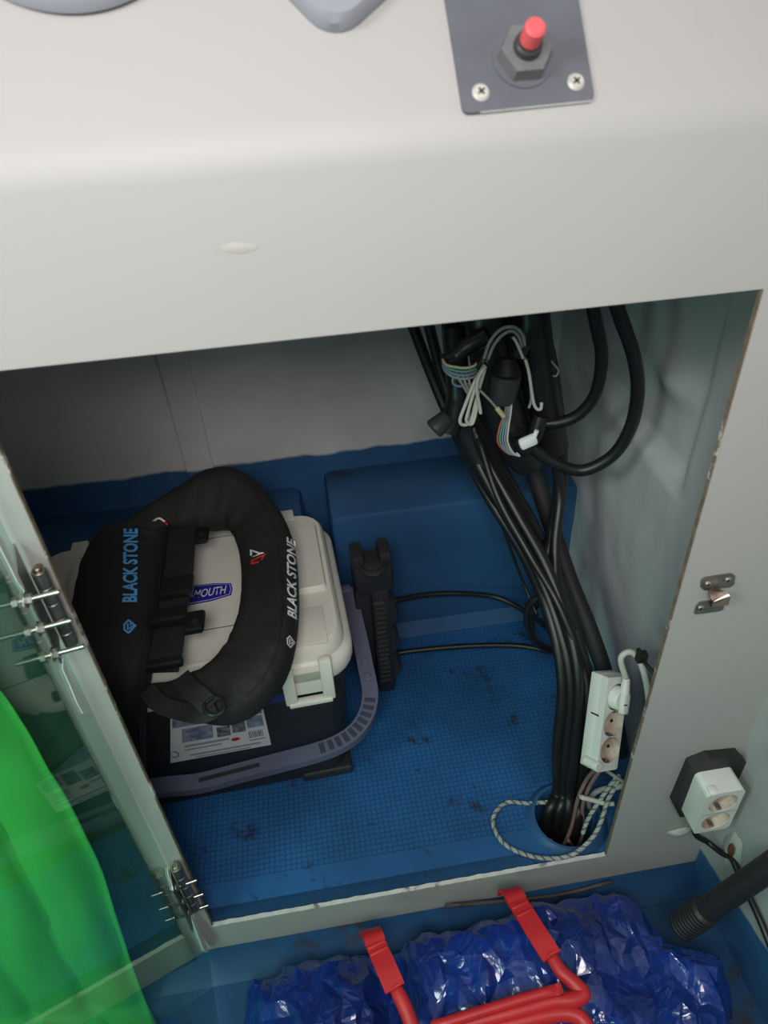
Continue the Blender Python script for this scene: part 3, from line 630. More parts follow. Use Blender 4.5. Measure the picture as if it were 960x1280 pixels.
# ================================================================== LIFE BELT lying over the box
def life_belt():
    outer = [(176, 975, .12), (104, 905, .26), (74, 830, .335), (93, 760, .345), (106, 708, .35), (130, 670, .36), (168, 647, .38), (222, 612, .41), (268, 587, .43), (308, 592, .425), (343, 628, .40), (365, 672, .375), (373, 728, .362), (371, 790, .36), (356, 843, .355), (322, 884, .345), (281, 902, .338), (235, 898, .335), (187, 886, .33)]
    inner = [(183, 975, .12), (183, 905, .25), (187, 840, .335), (197, 770, .345), (205, 705, .35), (209, 676, .36), (214, 664, .365), (236, 664, .365), (262, 664, .365), (288, 664, .365), (299, 680, .362), (303, 710, .36), (303, 745, .36), (299, 780, .358), (285, 812, .355), (267, 833, .352), (247, 846, .348), (222, 853, .345), (190, 856, .34)]
    A = spline([PZ(*p) for p in outer], 8); B = spline([PZ(*p) for p in inner], 8); N = len(A); S = 32
    base = V((-.20, .33, .316)); t = thing('life_belt', 'black inflatable life belt coiled over the lid of the tackle box', 'life belt', base)
    bm = new(); rings = []
    for i in range(N):
        s = i / (N - 1); a, b = A[i], B[i]; c = (a + b) / 2; h = (a - b) / 2
        tan = ((A[min(i + 1, N - 1)] + B[min(i + 1, N - 1)]) - (A[max(i - 1, 0)] + B[max(i - 1, 0)])).normalized()
        up = tan.cross(h).normalized()
        if up.dot(CAM - c) < 0: up = -up
        th = .030 * min(1, .35 + 6 * min(s, 1 - s))
        row = []
        for k in range(S):
            q = 2 * math.pi * k / S; cs, sn = math.cos(q), math.sin(q); e = .55
            x = math.copysign(abs(cs) ** e, cs); y = math.copysign(abs(sn) ** .8, sn)
            p = c + h * x + up * th * y
            wr = noise.noise(V((p.x * 26, p.y * 12, p.z * 18))) * .006 + (.5 - abs(noise.noise(V((p.x * 38 + p.y * 20, p.y * 44 - p.x * 10, 7))))) * .007
            row.append(bm.verts.new(p + up * wr * (1 if sn > 0 else .2)))
        rings.append(row)
    for i in range(N - 1):
        for k in range(S): bm.faces.new((rings[i][k], rings[i][(k + 1) % S], rings[i + 1][(k + 1) % S], rings[i + 1][k]))
    bm.faces.new(rings[0][::-1]); bm.faces.new(rings[-1]); bmesh.ops.recalc_face_normals(bm, faces=bm.faces[:])
    bvh = BVHTree.FromBMesh(bm); cover = obj('cover', bm, 'fabric', t, 'all')
    # zip along the inner edge of the left limb, seam along the outer edge of the right limb
    def onc(px, py, off=.001):
        d = ray(px, py).normalized(); h, nn, _, _ = bvh.ray_cast(CAM, d); return None if h is None else h - d * off
    for name, pl, r in (('seam', [(312, 606), (334, 640), (347, 680), (353, 730), (351, 785), (338, 830), (312, 866), (282, 884)], .0010), ('zip', [(204, 690), (199, 730), (193, 770), (184, 815), (177, 860), (174, 900), (176, 945)], .0014), ('zip', [(198, 690), (193, 730), (187, 770), (178, 815), (171, 860), (169, 900), (172, 945)], .0009)):
        pts = [q for q in (onc(*p) for p in pl) if q]
        obj(name, tube(new(), pts, r, 6, 6), 'webbing', cover, True)
    for name, bmx, o, ex, ey, m, lab in (
        ('lettering', text_mesh('BLACK STONE', .035), (171.5, 753), (1.5, -92), (-18.5, 0), 'printblue', 'light blue lettering'),
        ('lettering', text_mesh('BLACK STONE', .03, .2), (370.5, 775), (-1.2, -100), (-11.5, -4), 'printwhite', 'white lettering')):
        obj(name, stick(bmx, bvh, o, ex, ey), m, cover, label=lab)
    emb = [[(.02, .62), (.30, .98), (.70, .98), (.98, .62), (.86, .55), (.66, .84), (.34, .84), (.14, .55)], [(.02, .58), (.5, .0), (.98, .58), (.80, .58), (.5, .2), (.20, .58)], [(.3, .72), (.7, .72), (.7, .60), (.3, .60)], [(.30, .55), (.44, .55), (.56, .28), (.5, .2)], [(.60, .55), (.72, .55), (.60, .36), (.54, .42)]]
    obj('emblem', stick(polys(emb), bvh, (171, 792), (0, -19), (-17, 2)), 'printblue', cover, label='light blue shield emblem')
    obj('emblem', stick(polys(emb), bvh, (369, 812), (-1, -17), (-11, -2)), 'printwhite', cover, label='white shield emblem')
    obj('logo', stick(polys([[(0, .55), (0, 1), (.72, .62), (.60, .55), (.14, .84), (.14, .55)], [(.05, .45), (.25, .45), (.92, .60), (.75, .68), (.3, .50)]]), bvh, (313, 705), (19, -3), (0, -18)), 'printwhite', cover, label='white and red triangle logo')
    obj('logo', stick(polys([[(0, .0), (0, .30), (1, .62), (.72, .18), (.6, .2), (.74, .44), (.16, .22), (.16, .12), (.5, .14), (.5, 0)]]), bvh, (314, 706), (19, -3), (0, -18)), 'printred', cover, label='white and red triangle logo')
    # waist webbing and buckles on the inner side of the left limb
    UP = V((-.05, -.35, 1)).normalized()
    w = [PZ(229, 656, .378), PZ(226, 690, .372), PZ(222, 730, .366), PZ(215, 770, .362), PZ(208, 815, .358), PZ(203, 840, .352)]
    wb = obj('waist_strap', strap(new(), w, .039, .004, UP, 6), 'webbing', t)
    ex, dn_ = (PZ(243, 735, .37) - PZ(205, 741, .37)).normalized(), (PZ(215, 770, .366) - PZ(222, 730, .366)).normalized()
    rot = Matrix((ex, -dn_, ex.cross(-dn_))).transposed()
    for (px, py, sx, sy, hz) in ((222, 734, .043, .034, .012), (212, 771, .047, .024, .014), (206, 830, .044, .012, .010)):
        obj('slider', box(new(), PZ(px, py, .372), (sx, sy, hz), .003, rot), 'buckle', t, True)
    for (px, py, sx, sy) in ((252, 669, .021, .034), (243, 778, .026, .036)):
        bk = obj('buckle_tab', box(new(), PZ(px, py, .374), (sx, sy, .010), .004, rot), 'buckle', t, True)
        h = new(); p = PZ(px, py - 1, .380); cyl(h, p - V((0, 0, .002)), p + V((0, 0, .0012)), .0045, None, 16); obj('buckle_hole', h, 'hole', bk)
    # front strap with D-ring
    fs = [PZ(184, 862, .365), PZ(200, 880, .365), PZ(225, 889, .366), PZ(252, 893, .372), PZ(270, 886, .374)]
    obj('front_strap', strap(new(), fs, .020, .003, V((0, -.6, 1)), 6), 'webbing', t)
    fs = [PZ(226, 846, .385), PZ(238, 862, .388), PZ(252, 873, .386), PZ(262, 884, .380)]
    obj('keeper_loop', strap(new(), fs, .022, .003, V((0, -.5, 1)), 6), 'webbing', t)
    rg = [PZ(255, 880, .386), PZ(268, 872, .388), PZ(278, 876, .387), PZ(279, 888, .384), PZ(268, 894, .383), PZ(257, 890, .384), PZ(255, 880, .386)]
    obj('ring', tube(new(), rg, .0022, 8, 5), 'buckle', t, True)
    cl = [PZ(192, 651, .405), PZ(199, 648, .41), PZ(206, 652, .405), PZ(209, 656, .40)]
    obj('pull_cord', tube(new(), cl[:3], .0016, 6, 5), 'printwhite', t, True, label='white pull cord'); obj('pull_tag', tube(new(), cl[2:], .002, 6, 3), 'printred', t, True, label='red tag')
life_belt()

# ================================================================== ROD STAND beside the box
def rod_stand():
    b = PZ(474, 858, 0); t = thing('rod_stand', 'black ribbed plastic rod stand with a forked top beside the tackle box', 'rod stand', V((b.x, b.y, 0)), math.radians(2))
    def B(name, c, s, bev, m='boxbody', par=None, smooth=True): return obj(name, box(new(), c, s, bev), m, par or t, smooth, local=True)
    B('back_plate', (-.012, .008, .125), (.030, .030, .250), .004)
    col = B('column', (.012, .0, .13), (.030, .044, .245), .006)
    for i, z in enumerate((.065, .13, .195)):
        c = new(); cyl(c, (.024, -.020, z), (.024, .022, z), .031, .031, 28, .004)
        for v in c.verts: v.co.x = .014 + (v.co.x - .014) * .62
        obj('lobe', c, 'boxbody', t, True, local=True)
        for k in range(5): obj('fin', box(new(), (.010, -.0235, z - .022 + k * .011), (.018, .005, .0032), .0008), 'darkplastic', col, local=True)
        obj('rung', box(new(), (.008, -.024, z + .0335), (.018, .006, .006), .0015), 'darkplastic', col, local=True)
    h = B('head', (.004, .004, .272), (.062, .050, .060), .010)
    lip = []
    for a in range(13): q = math.radians(200 + 140 * a / 12); lip.append((.004 + .021 * math.cos(q), -.004 + .030 * math.sin(q), .300))
    obj('cradle_lip', tube(new(), lip, .005, 8, 2), 'boxbody', h, True, local=True)
    for sx in (-1, 1): obj('prong', box(new(), (.004 + sx * .0210, .006, .305), (.019, .042, .030), .005), 'boxbody', h, True, local=True)
rod_stand()

# ================================================================== CABLES
def cable(label, pts, r, m='cable', cat='cable', group=None, name='cable', n=8, seg=10):
    return solo(name, tube(new(), [PY(*p) for p in pts], r, seg, n), m, label, cat, group, 'all')
G1 = 'cables running down into the floor pipe'
dip = lambda dx, dy: (PIPE[0] + dx, PIPE[1] + dy, -.12)
def run(label, pts, r, dx, dy, m='cable', group=G1):
    P = [PY(*p) for p in pts] + [V((PIPE[0] + dx, PIPE[1] + dy, .0)), V(dip(dx, dy))]
    return solo('cable', tube(new(), P, r, 10, 8), m, label, 'cable', group, 'all')
run('thick black cable at the left edge of the bundle entering the pipe', [(504, 375, .50), (540, 470, .48), (572, 545, .44), (610, 620, .38), (650, 685, .31), (684, 760, .22), (703, 850, .150), (697, 935, .115), (697, 990, .10)], .0085, -.022, .014)
run('black cable second from the left in the bundle, glossy lower run', [(528, 375, .48), (556, 480, .46), (588, 560, .41), (630, 640, .34), (668, 705, .27), (700, 790, .19), (714, 860, .140), (708, 940, .108), (705, 990, .095)], .0080, -.008, .010)
run('black cable in the middle of the bundle with a bright highlight', [(560, 420, .45), (580, 500, .43), (606, 570, .38), (645, 640, .32), (684, 710, .25), (712, 790, .18), (724, 860, .130), (718, 940, .100), (712, 990, .088)], .0078, .004, .004)
run('black cable at the right of the bundle falling straight from the taped harness', [(694, 575, .34), (700, 620, .33), (694, 680, .29), (697, 740, .24), (716, 800, .18), (735, 870, .125), (730, 945, .098), (724, 995, .086)], .0075, .016, -.004)
run('thin black cable hidden between the thick ones of the bundle', [(596, 540, .40), (622, 620, .33), (660, 690, .27), (700, 760, .20), (728, 840, .145), (724, 920, .115), (716, 990, .10)], .0052, .010, .018)
run('matte black hose lying behind the bundle', [(585, 470, .47), (620, 570, .44), (668, 660, .38), (700, 730, .30), (722, 800, .22), (740, 880, .155), (736, 950, .13), (724, 1000, .11)], .0100, .024, .014, 'cablematte')
cable('thick black hose slanting down behind the white power strip', [(650, 530, .44), (668, 590, .42), (690, 660, .38), (712, 725, .33), (738, 790, .27), (758, 850, .22), (772, 920, .17), (776, 985, .14)], .0135, 'cablematte')
cable('thick black cable dropping from the harness beside the right wall', [(668, 395, .36), (684, 440, .36), (694, 500, .36), (700, 560, .36), (700, 610, .35), (690, 670, .32), (676, 720, .29)], .0105)
cable('thin black cable hanging in front of the blue ledge', [(606, 560, .40), (618, 620, .38), (636, 680, .36), (655, 730, .34), (672, 770, .30)], .0026)
cable('upper thin black cable running across the blue ledge to the rod stand', [(486, 752, .455), (530, 744, .47), (575, 742, .47), (625, 748, .46), (668, 772, .40), (690, 790, .33)], .0052)
solo('cable', tube(new(), [PZ(490, 817, .0065), PZ(540, 811, .0065), PZ(600, 807, .0065), PZ(655, 808, .0065), PZ(700, 818, .012)], .0052, 10, 8), 'cable', 'lower thin black cable lying along the floor to the rod stand', 'cable', smooth='all')
cable('long hanging loop of thick black cable in front of the right wall', [(760, 350, .24), (775, 395, .25), (792, 445, .26), (797, 490, .27), (788, 535, .28), (765, 570, .29), (728, 588, .30), (692, 578, .31), (664, 558, .32)], .0085)
cable('shorter hanging loop of black cable left of the long loop', [(735, 355, .28), (744, 400, .29), (752, 445, .30), (745, 490, .31), (725, 517, .32), (700, 528, .33), (672, 530, .34)], .0080)
for i, (x0, y0, x1, y1, z) in enumerate(((642, 800, 697, 770, .005),)):
    pts = []
    lp = [(690, 735), (660, 760), (668, 800), (700, 812), (705, 775), (684, 745), (664, 770), (672, 805), (700, 815)]
    cable('small coil of black cable tied behind the bundle', [(a, b, .25 + .012 * k) for k, (a, b) in enumerate(lp)], .006)
# ---- taped wiring harness under the dashboard
def harness():
    t = thing('wiring_harness', 'black taped wiring harness hanging under the dashboard', 'wiring harness', PY(640, 560, .33))
    for name, pts, r, m in (
        ('taped_loom', [(600, 370, .36), (608, 420, .35), (618, 470, .345), (640, 540, .34), (660, 575, .35)], .026, 'tape'),
        ('taped_loom', [(660, 370, .36), (668, 430, .35), (676, 490, .35), (690, 560, .36)], .024, 'tape'),
        ('taped_loom', [(640, 350, .40), (636, 420, .39), (640, 480, .38), (652, 540, .37)], .030, 'tape'),
        ('taped_loom', [(570, 505, .43), (608, 585, .40), (648, 655, .345), (686, 735, .275), (704, 790, .22)], .022, 'tape'),
        ('taped_branch', [(610, 418, .32), (585, 432, .315), (568, 446, .315), (556, 452, .31)], .010, 'tape'),
        ('taped_branch', [(566, 395, .38), (570, 450, .38), (572, 500, .37), (560, 540, .36)], .016, 'tape'),
        ('taped_branch', [(645, 540, .31), (655, 560, .31), (668, 545, .315), (676, 520, .32)], .010, 'tape')):
        obj(name, tube(new(), [PY(*p) for p in pts], r, 12, 6), m, t, True)
    b = new(); p, q = PY(633, 468, .305), PY(627, 502, .305); cyl(b, p, q, .019, .017, 24, .002); obj('sleeve', b, 'darkplastic', t, True)
    b = new(); p, q = PY(634, 448, .31), PY(633, 468, .305); cyl(b, p, q, .010, .019, 24); obj('shrink_cone', b, 'tape', t, True)
    b = new(); p, q = PY(560, 520, .33), PY(541, 538, .325); cyl(b, p, q, .011, .014, 16, .003); obj('plug_end', b, 'darkplastic', t, True)
    obj('tape_wrap', box(new(), PY(650, 437, .30), (.018, .018, .022), .006, Matrix.Rotation(.4, 3, 'Y')), 'tape', t, True)
    obj('tape_wrap', box(new(), PY(604, 450, .30), (.014, .014, .026), .005, Matrix.Rotation(.5, 3, 'Y')), 'tape', t, True)
harness()
GW = 'loose wires of the wiring harness'
def wire(label, pts, r, m): return cable(label, pts, r, m, 'wire', GW, 'wire', 6, 7)
wire('white wire arching over the top of the harness, outer strand', [(604, 452, .292), (612, 428, .29), (626, 412, .287), (642, 409, .287), (653, 418, .288), (656, 432, .29)], .0021, 'greywire')
wire('white wire arching over the top of the harness, inner strand', [(609, 452, .292), (617, 432, .288), (629, 418, .286), (641, 414, .286), (649, 422, .288), (652, 434, .29)], .0021, 'greywire')
wire('pale wire end crossing under the arched wires', [(640, 420, .287), (645, 427, .286), (650, 438, .284), (654, 448, .285)], .0019, 'whitewire')
wire('white wire of the hanging skein, longest outer loop', [(606, 456, .29), (592, 480, .286), (582, 505, .283), (575, 525, .283), (579, 531, .284), (588, 527, .285), (594, 505, .286), (600, 478, .29), (607, 458, .292)], .0023, 'whitewire')
wire('white wire of the hanging skein, inner loop', [(604, 458, .29), (594, 485, .285), (586, 512, .281), (583, 526, .281), (590, 530, .282), (595, 515, .284), (598, 490, .287), (606, 462, .291)], .0021, 'whitewire')
wire('white wire of the hanging skein, short right strand with cut end', [(607, 458, .288), (598, 472, .284), (596, 487, .282), (599, 505, .281), (601, 517, .281)], .0023, 'whitewire')
wire('grey wire of the hanging skein behind the white loops', [(603, 462, .293), (590, 495, .291), (586, 520, .29), (592, 526, .29), (597, 500, .292)], .0021, 'greywire')
wire('white wire with a hooked end at the right of the harness', [(656, 447, .288), (661, 465, .285), (664, 485, .283), (667, 503, .282), (671, 511, .281), (676, 511, .281), (677, 503, .282)], .0021, 'whitewire')
wire('grey wire hanging beside the hooked white wire', [(658, 449, .292), (663, 480, .29), (664, 500, .289), (661, 510, .289)], .0019, 'greywire')
wire('grey wire curling out on the right of the harness', [(684, 446, .33), (692, 455, .33), (698, 463, .33), (695, 470, .33), (689, 469, .33)], .0014, 'greywire')
for i, (c, lab) in enumerate((('wyellow', 'yellowish wire of the coil at the upper left of the harness'), ('wgreen', 'green wire of the coil at the upper left of the harness'), ('wblue', 'blue-grey wire of the coil at the upper left of the harness'), ('greywire', 'grey wire of the coil at the upper left of the harness'))):
    dy = i * 4.5
    wire(lab, [(553, 449 + dy * .5, .31), (558, 456 + dy * .7, .302), (570, 459 + dy, .296), (582, 460 + dy, .293), (593, 457 + dy, .296), (597, 452 + dy, .302)], .0018, c)
for i, lab in enumerate(('left', 'middle', 'right')):
    wire('pale wire running down from the coil to the skein, %s of three' % lab, [(570 + i * 6, 465, .297), (574 + i * 6, 474, .294), (580 + i * 4, 484, .292), (586 + i * 3, 494, .291)], .0018, 'greywire')
wire('blue-grey wire looping below the coil', [(572, 466, .30), (566, 473, .298), (567, 480, .297), (576, 483, .296), (587, 479, .296)], .0015, 'wblue')
wire('thin bare wire slanting across with a pale joint', [(598, 486, .284), (612, 500, .283), (624, 514, .282), (633, 524, .282)], .0016, 'greywire')
j = new(); cyl(j, PY(621, 510, .279), PY(630, 521, .279), .0032, None, 12, .0008); solo('wire_joint', j, 'wyellow', 'pale yellow crimp joint on the slanting wire', 'wire joint', smooth=True)
for i, (c, lab) in enumerate((('wred', 'red'), ('wgreen', 'green'), ('wblue', 'blue-grey'), ('greywire', 'grey'), ('whitewire', 'white'))):
    x = 633 + i * 1.9 - 1
    wire('%s wire of the flat strand hanging from the black sleeve' % lab, [(x, 498, .294), (x - 1, 515, .288), (x - 4 - (4 - i) * .9, 535, .284), (x - 5 - (4 - i) * 1.2, 552, .283), (x - 2 + i, 563 + i * .8, .283), (x + 6 + i, 568 + i * .5, .283), (x + 10 - i, 566, .284)], .0013, c)
k = new(); box(k, PY(660, 552, .292), (.024, .010, .016), .004, Matrix.Rotation(-.35, 3, 'Y')); cyl(k, PY(668, 546, .292), PY(671, 538, .292), .003, None, 8)
solo('wire_connector', k, 'tapewhite', 'small white connector wrapped in tape at the foot of the harness', 'connector', smooth=True)

# ================================================================== SOCKETS
def schuko(par, c, n, up, r=.019, depth=.011):
    """recessed round socket: cup with two pin holes and two earth clips; c on the face plate"""
    n = n.normalized(); up = up.normalized(); rt = up.cross(n); R3 = Matrix((rt, up, n)).transposed()
    b = new(); seg = 28; rings = []
    for rr, h in ((r, 0), (r * .985, -depth), (0.0005, -depth)):
        rings.append([b.verts.new(c + (rt * math.cos(k * 2 * math.pi / seg) + up * math.sin(k * 2 * math.pi / seg)) * rr + n * h) for k in range(seg)])
    for i in range(2):
        for k in range(seg): b.faces.new((rings[i][k], rings[i][(k + 1) % seg], rings[i + 1][(k + 1) % seg], rings[i + 1][k]))
    cup = obj('socket', b, 'socketin', par, True)
    for s in (-1, 1):
        h = new(); p = c + rt * s * .0085 - n * (depth - .0004); cyl(h, p - n * .001, p + n * .0003, .0026, None, 12); obj('pin_hole', h, 'hole', cup)
        h = new(); box(h, c + up * s * (r - .002) - n * depth * .5, (.006, .003, depth * .8), .0008, R3); obj('earth_clip', h, 'dullsteel', cup)
    return cup
def rrpts(w, h, r): return rrect(w, h, r, 3)
def power_strip():
    bot, top = PY(748, 958, .060), PY(763, 842, .128)
    ax = (top - bot); Ln = .168; mid = (bot + top) / 2; Ln = ax.length; ax.normalize()
    v = (CAM - mid); v = (v - ax * v.dot(ax)).normalized(); rgt = ax.cross(v)          # rgt = to the camera's left/right
    if rgt.x < 0: rgt = -rgt
    a = math.radians(50); sn = (v * math.cos(a) + rgt * math.sin(a)).normalized()      # socket face normal
    ln = (v * math.cos(a - math.pi / 2) + rgt * math.sin(a - math.pi / 2)).normalized()  # plain side normal
    W, Dp = .040, .031
    t = thing('power_strip', 'white three-socket power strip hanging beside the cable bundle inside the cabinet', 'power strip', V((mid.x, mid.y, bot.z)))
    R3 = Matrix((-ln, ax, sn)).transposed()
    if R3.determinant() < 0: R3 = Matrix((ln, ax, sn)).transposed()
    wx = R3.col[0]
    body = box(new(), mid - sn * .006, (W, Ln, Dp - .012), .002, R3); obj('body', body, 'ivory', t, True)
    ys = [(.5 - .215) * Ln, (.5 - .50) * Ln, (.5 - .775) * Ln]
    hs = [(0.001, y, .0185) for y in ys]
    fp = plate_holes(rrpts(W, Ln, .003), hs, .012); fp.transform(Matrix.Translation(mid + sn * (Dp / 2 - .0125)) @ R3.to_4x4()); obj('face_plate', fp, 'ivory', t)
    fc = mid + sn * (Dp / 2 - .0006)
    for y in ys: schuko(t, fc + ax * y + wx * .001, sn, ax, .0184)
    # cord guard at the lower end, maker's slit on the plain side
    side = mid + ln * (W / 2)
    obj('slit', box(new(), side + ax * .010, (.0008, .0022, .014), 0, Matrix((ln, ax, sn)).transposed()), 'hole', t)
    g = new(); cyl(g, side - ax * (Ln / 2 - .009) - sn * .006 + ln * .0, side - ax * (Ln / 2 - .009) + sn * .018 + ln * .0, .0070, None, 16, .001); obj('cord_guard', g, 'ivory', t, True)
    return t, fc + ax * ys[0], sn, ax, wx, mid, bot
ps, plugc, psn, pax, pwx, pmid, pbot = power_strip()
def plug():
    t = thing('plug', 'white plug with a thick white cord in the top socket of the power strip', 'plug', plugc)
    b = new(); cyl(b, plugc - psn * .008, plugc + psn * .012, .0165, .0150, 24, .002); obj('plug_body', b, 'ivory', t, True)
    obj('grip', box(new(), plugc + psn * .014 - pax * .004, (.012, .028, .010), .003, Matrix((pwx, pax, psn)).transposed()), 'ivory', t, True)
    obj('grip_slot', box(new(), plugc + psn * .0195 - pwx * .004 - pax * .004, (.006, .0016, .0006), 0, Matrix((pwx, pax, psn)).transposed()), 'hole', t)
    s = plugc + psn * .012; g = new(); cyl(g, s + pax * .008, s + pax * .030, .0068, .0050, 14, .001); obj('strain_relief', g, 'ivory', t, True)
    p0 = s + pax * .028; y = p0.y
    pts = [p0, PY(776, 824, y + .010), PY(786, 815, y + .012), PY(797, 822, y + .006), (PY(806, 845, y - .010)), PY(811, 880, y - .022), PY(808, 915, y - .035), PY(800, 960, y - .04)]
    obj('cord', tube(new(), pts, .0042, 10, 8), 'whitewire', t, True)
plug()
cl = new(); box(cl, PY(802, 821, .105), (.014, .010, .016), .002); box(cl, PY(799, 815, .105), (.005, .008, .008), .001)
solo('cable_clip', cl, 'cablematte', 'small black clip on the wall above the power strip cord', 'clip', smooth=True)
solo('thin_cable', tube(new(), [PY(804, 826, .10), PY(814, 838, .085), PY(826, 852, .07)], .0028, 8, 4), 'cablematte', 'thin black lead behind the small clip', 'cable', smooth='all')
q0 = pbot + V((-.004, -.004, .006))
solo('cable', tube(new(), [q0, PY(733, 975, .070), PY(722, 1000, .066), PY(714, 1035, .060), PY(700, 1062, .052), V((.275, .055, -.03))], .0030, 8, 8), 'pinkwire', 'thin brownish wire from the power strip into the pipe, left one', 'cable', 'brown leads of the power strip', 'all')
solo('cable', tube(new(), [q0 + V((.007, 0, 0)), PY(736, 985, .064), PY(728, 1010, .064), PY(730, 1035, .060), PY(721, 1060, .054), V((.300, .050, -.03))], .0030, 8, 8), 'pinkwire', 'thin brownish wire from the power strip into the pipe, right one', 'cable', 'brown leads of the power strip', 'all')
solo('cable', tube(new(), [PY(737, 1012, .08), PY(737, 1000, .082), PY(745, 990, .08), PY(757, 986, .07), PY(775, 983, .05), PY(790, 978, .03)], .0042, 8, 6), 'whitewire', 'short curved white cable below the power strip', 'cable', smooth='all')
solo('cable', tube(new(), [PY(724, 996, .06), PY(740, 1000, .055), PY(755, 1004, .05), PY(768, 1005, .045)], .0036, 8, 6), 'whitewire', 'straight white cable end below the power strip', 'cable', smooth='all')
solo('thin_cable', tube(new(), [PY(756, 962, .075), PY(768, 970, .06), PY(780, 978, .05), PY(790, 986, .03)], .0026, 8, 6), 'greywire', 'thin grey lead leaving the lower end of the power strip', 'cable', smooth='all')

def rope():
    P = spline([PZ(692, 1002, .012), PZ(660, 1004, .006), PZ(634, 1003, .006), PZ(618, 1018, .006), PZ(618, 1036, .006), PZ(632, 1056, .006), PZ(660, 1069, .010), PZ(690, 1073, .019), PZ(716, 1068, .024), PZ(738, 1050, .035), PZ(750, 1030, .05), PZ(760, 1000, .07), PZ(770, 982, .09), PZ(774, 970, .10), PZ(768, 975, .098), PZ(750, 1000, .06), PZ(736, 1022, .03), PZ(728, 1042, .006)], 14)
    N = len(P); L = 0; acc = [0]; t = thing('rope', 'thin grey-white twisted rope looped on the floor around the pipe', 'rope', PZ(660, 1040, 0))
    for i in range(1, N): L += (P[i] - P[i - 1]).length; acc.append(L)
    fr = []; prev = None
    for i in range(N):
        d = (P[min(i + 1, N - 1)] - P[max(i - 1, 0)]).normalized()
        if prev is None: a, b, _ = frame_of(d)
        else: a = (prev - d * prev.dot(d)).normalized(); b = d.cross(a)
        prev = a; fr.append((a, b))
    M_ = int(L / .0012)
    def at(s):
        for i in range(1, N):
            if acc[i] >= s: t = (s - acc[i - 1]) / max(1e-9, acc[i] - acc[i - 1]); return P[i - 1].lerp(P[i], t), fr[i - 1][0].lerp(fr[i][0], t), fr[i - 1][1].lerp(fr[i][1], t)
        return P[-1], fr[-1][0], fr[-1][1]
    for k in range(3):
        pts = []
        for q in range(M_ + 1):
            s = L * q / M_; p, a, b = at(s); th = s / .012 * 2 * math.pi + k * 2.094; pts.append(p + (a * math.cos(th) + b * math.sin(th)) * .00175)
        obj('strand', tube(new(), pts, .00165, 6, 1, sm=False), ('rope', 'rope', 'ropegroove')[k], t, 'all')
rope()

def wall_socket():
    x0, x1, yb, yf, z0, z1 = .4135, .4625, -.010, -.043, .120, .209
    t = thing('wall_socket', 'white double socket box on a black backing plate at the right of the opening', 'socket', V((.438, -.01, .120)))
    pad = [(.404, .226), (.400, .140), (.416, .105), (.470, .100), (.4795, .120), (.4795, .212), (.466, .230), (.425, .235)]
    obj('backing_plate', prism([V((x, -.0003, z)) for x, z in pad], (0, -1, 0), .0115), 'cablematte', t)
    w, h = x1 - x0, z1 - z0; c = V(((x0 + x1) / 2, 0, (z0 + z1) / 2)); R3 = Matrix((V((1, 0, 0)), V((0, 0, 1)), V((0, -1, 0)))).transposed()
    b = loft(new(), [(.012, w, h, .007), (.0305, w, h, .007)], k=4); b.transform(Matrix.Translation(c) @ R3.to_4x4()); obj('body', b, 'ivory', t, True)
    hs = [(.001, .0195, .0185), (.001, -.0205, .0185)]
    fp = plate_holes(rrpts(w, h, .007), hs, .0125); fp.transform(Matrix.Translation(c + V((0, -.0305, 0))) @ R3.to_4x4()); obj('face_plate', fp, 'ivory', t)
    for x, y, r in hs: schuko(t, c + V((x, -.0425, y)), V((0, -1, 0)), V((0, 0, 1)), .0184)
    obj('notch', box(new(), V((x0 + .009, -.0370, z1 - .003)), (.012, .013, .009), .003), 'ivory', t, True, label='worn notch on the upper corner')
    obj('divider', box(new(), c + V((0, -.0432, -.0005)), (w * .92, .0006, .0012)), 'papergrey', t)
wall_socket()
def lump(name, c, s, m, label, cat, seed=0, n=(0, -1, 0), th=.005):
    a, b, d = frame_of(n, (0, 0, 1)); bm = new(); K = 22; rings = []
    for ri, rr in enumerate((1.0, .75, .4, .02)):
        rings.append([])
        for k in range(K):
            q = k * 2 * math.pi / K; w = 1 + .32 * noise.noise(V((math.cos(q) * 1.7 + seed, math.sin(q) * 1.7, seed))); rings[-1].append(bm.verts.new(V(c) + (a * math.cos(q) * s[0] + b * math.sin(q) * s[1]) * rr * w + d * th * (1 - rr ** 2)))
    for i in range(3):
        for k in range(K): bm.faces.new((rings[i][k], rings[i][(k + 1) % K], rings[i + 1][(k + 1) % K], rings[i + 1][k]))
    return bm
sil = solo('silicone_smear', lump('s', PY(849, 1040, -.0006), (.020, .011), 'silicone', '', '', 3), 'silicone', 'smear of old clear silicone below the wall socket', 'silicone', smooth='all')
sl = solo('sealed_cable_clip', lump('s', PX(915, 1066, .4794), (.018, .036), 'silicone', '', '', 5, (-1, 0, 0), .008), 'silicone', 'lump of pale sealant with a rusty screw on the side wall', 'sealant', smooth='all')
obj('rusty_screw', lump('s', PX(914, 1063, .4715), (.006, .012), 'rust', '', '', 8, (-1, 0, 0), .004), 'rust', sl, 'all', label='rusty screw head')
solo('cable', tube(new(), [V((.435, -.012, .100)), PY(870, 1043, -.020), PY(884, 1052, -.022), PX(902, 1066, .472), PX(914, 1072, .4735), PX(922, 1088, .4735), PX(934, 1115, .4735), PX(950, 1150, .4735), PX(966, 1190, .4735)], .0042, 8, 6), 'cable', 'thin black cable from the wall socket along the side wall', 'cable', smooth='all')

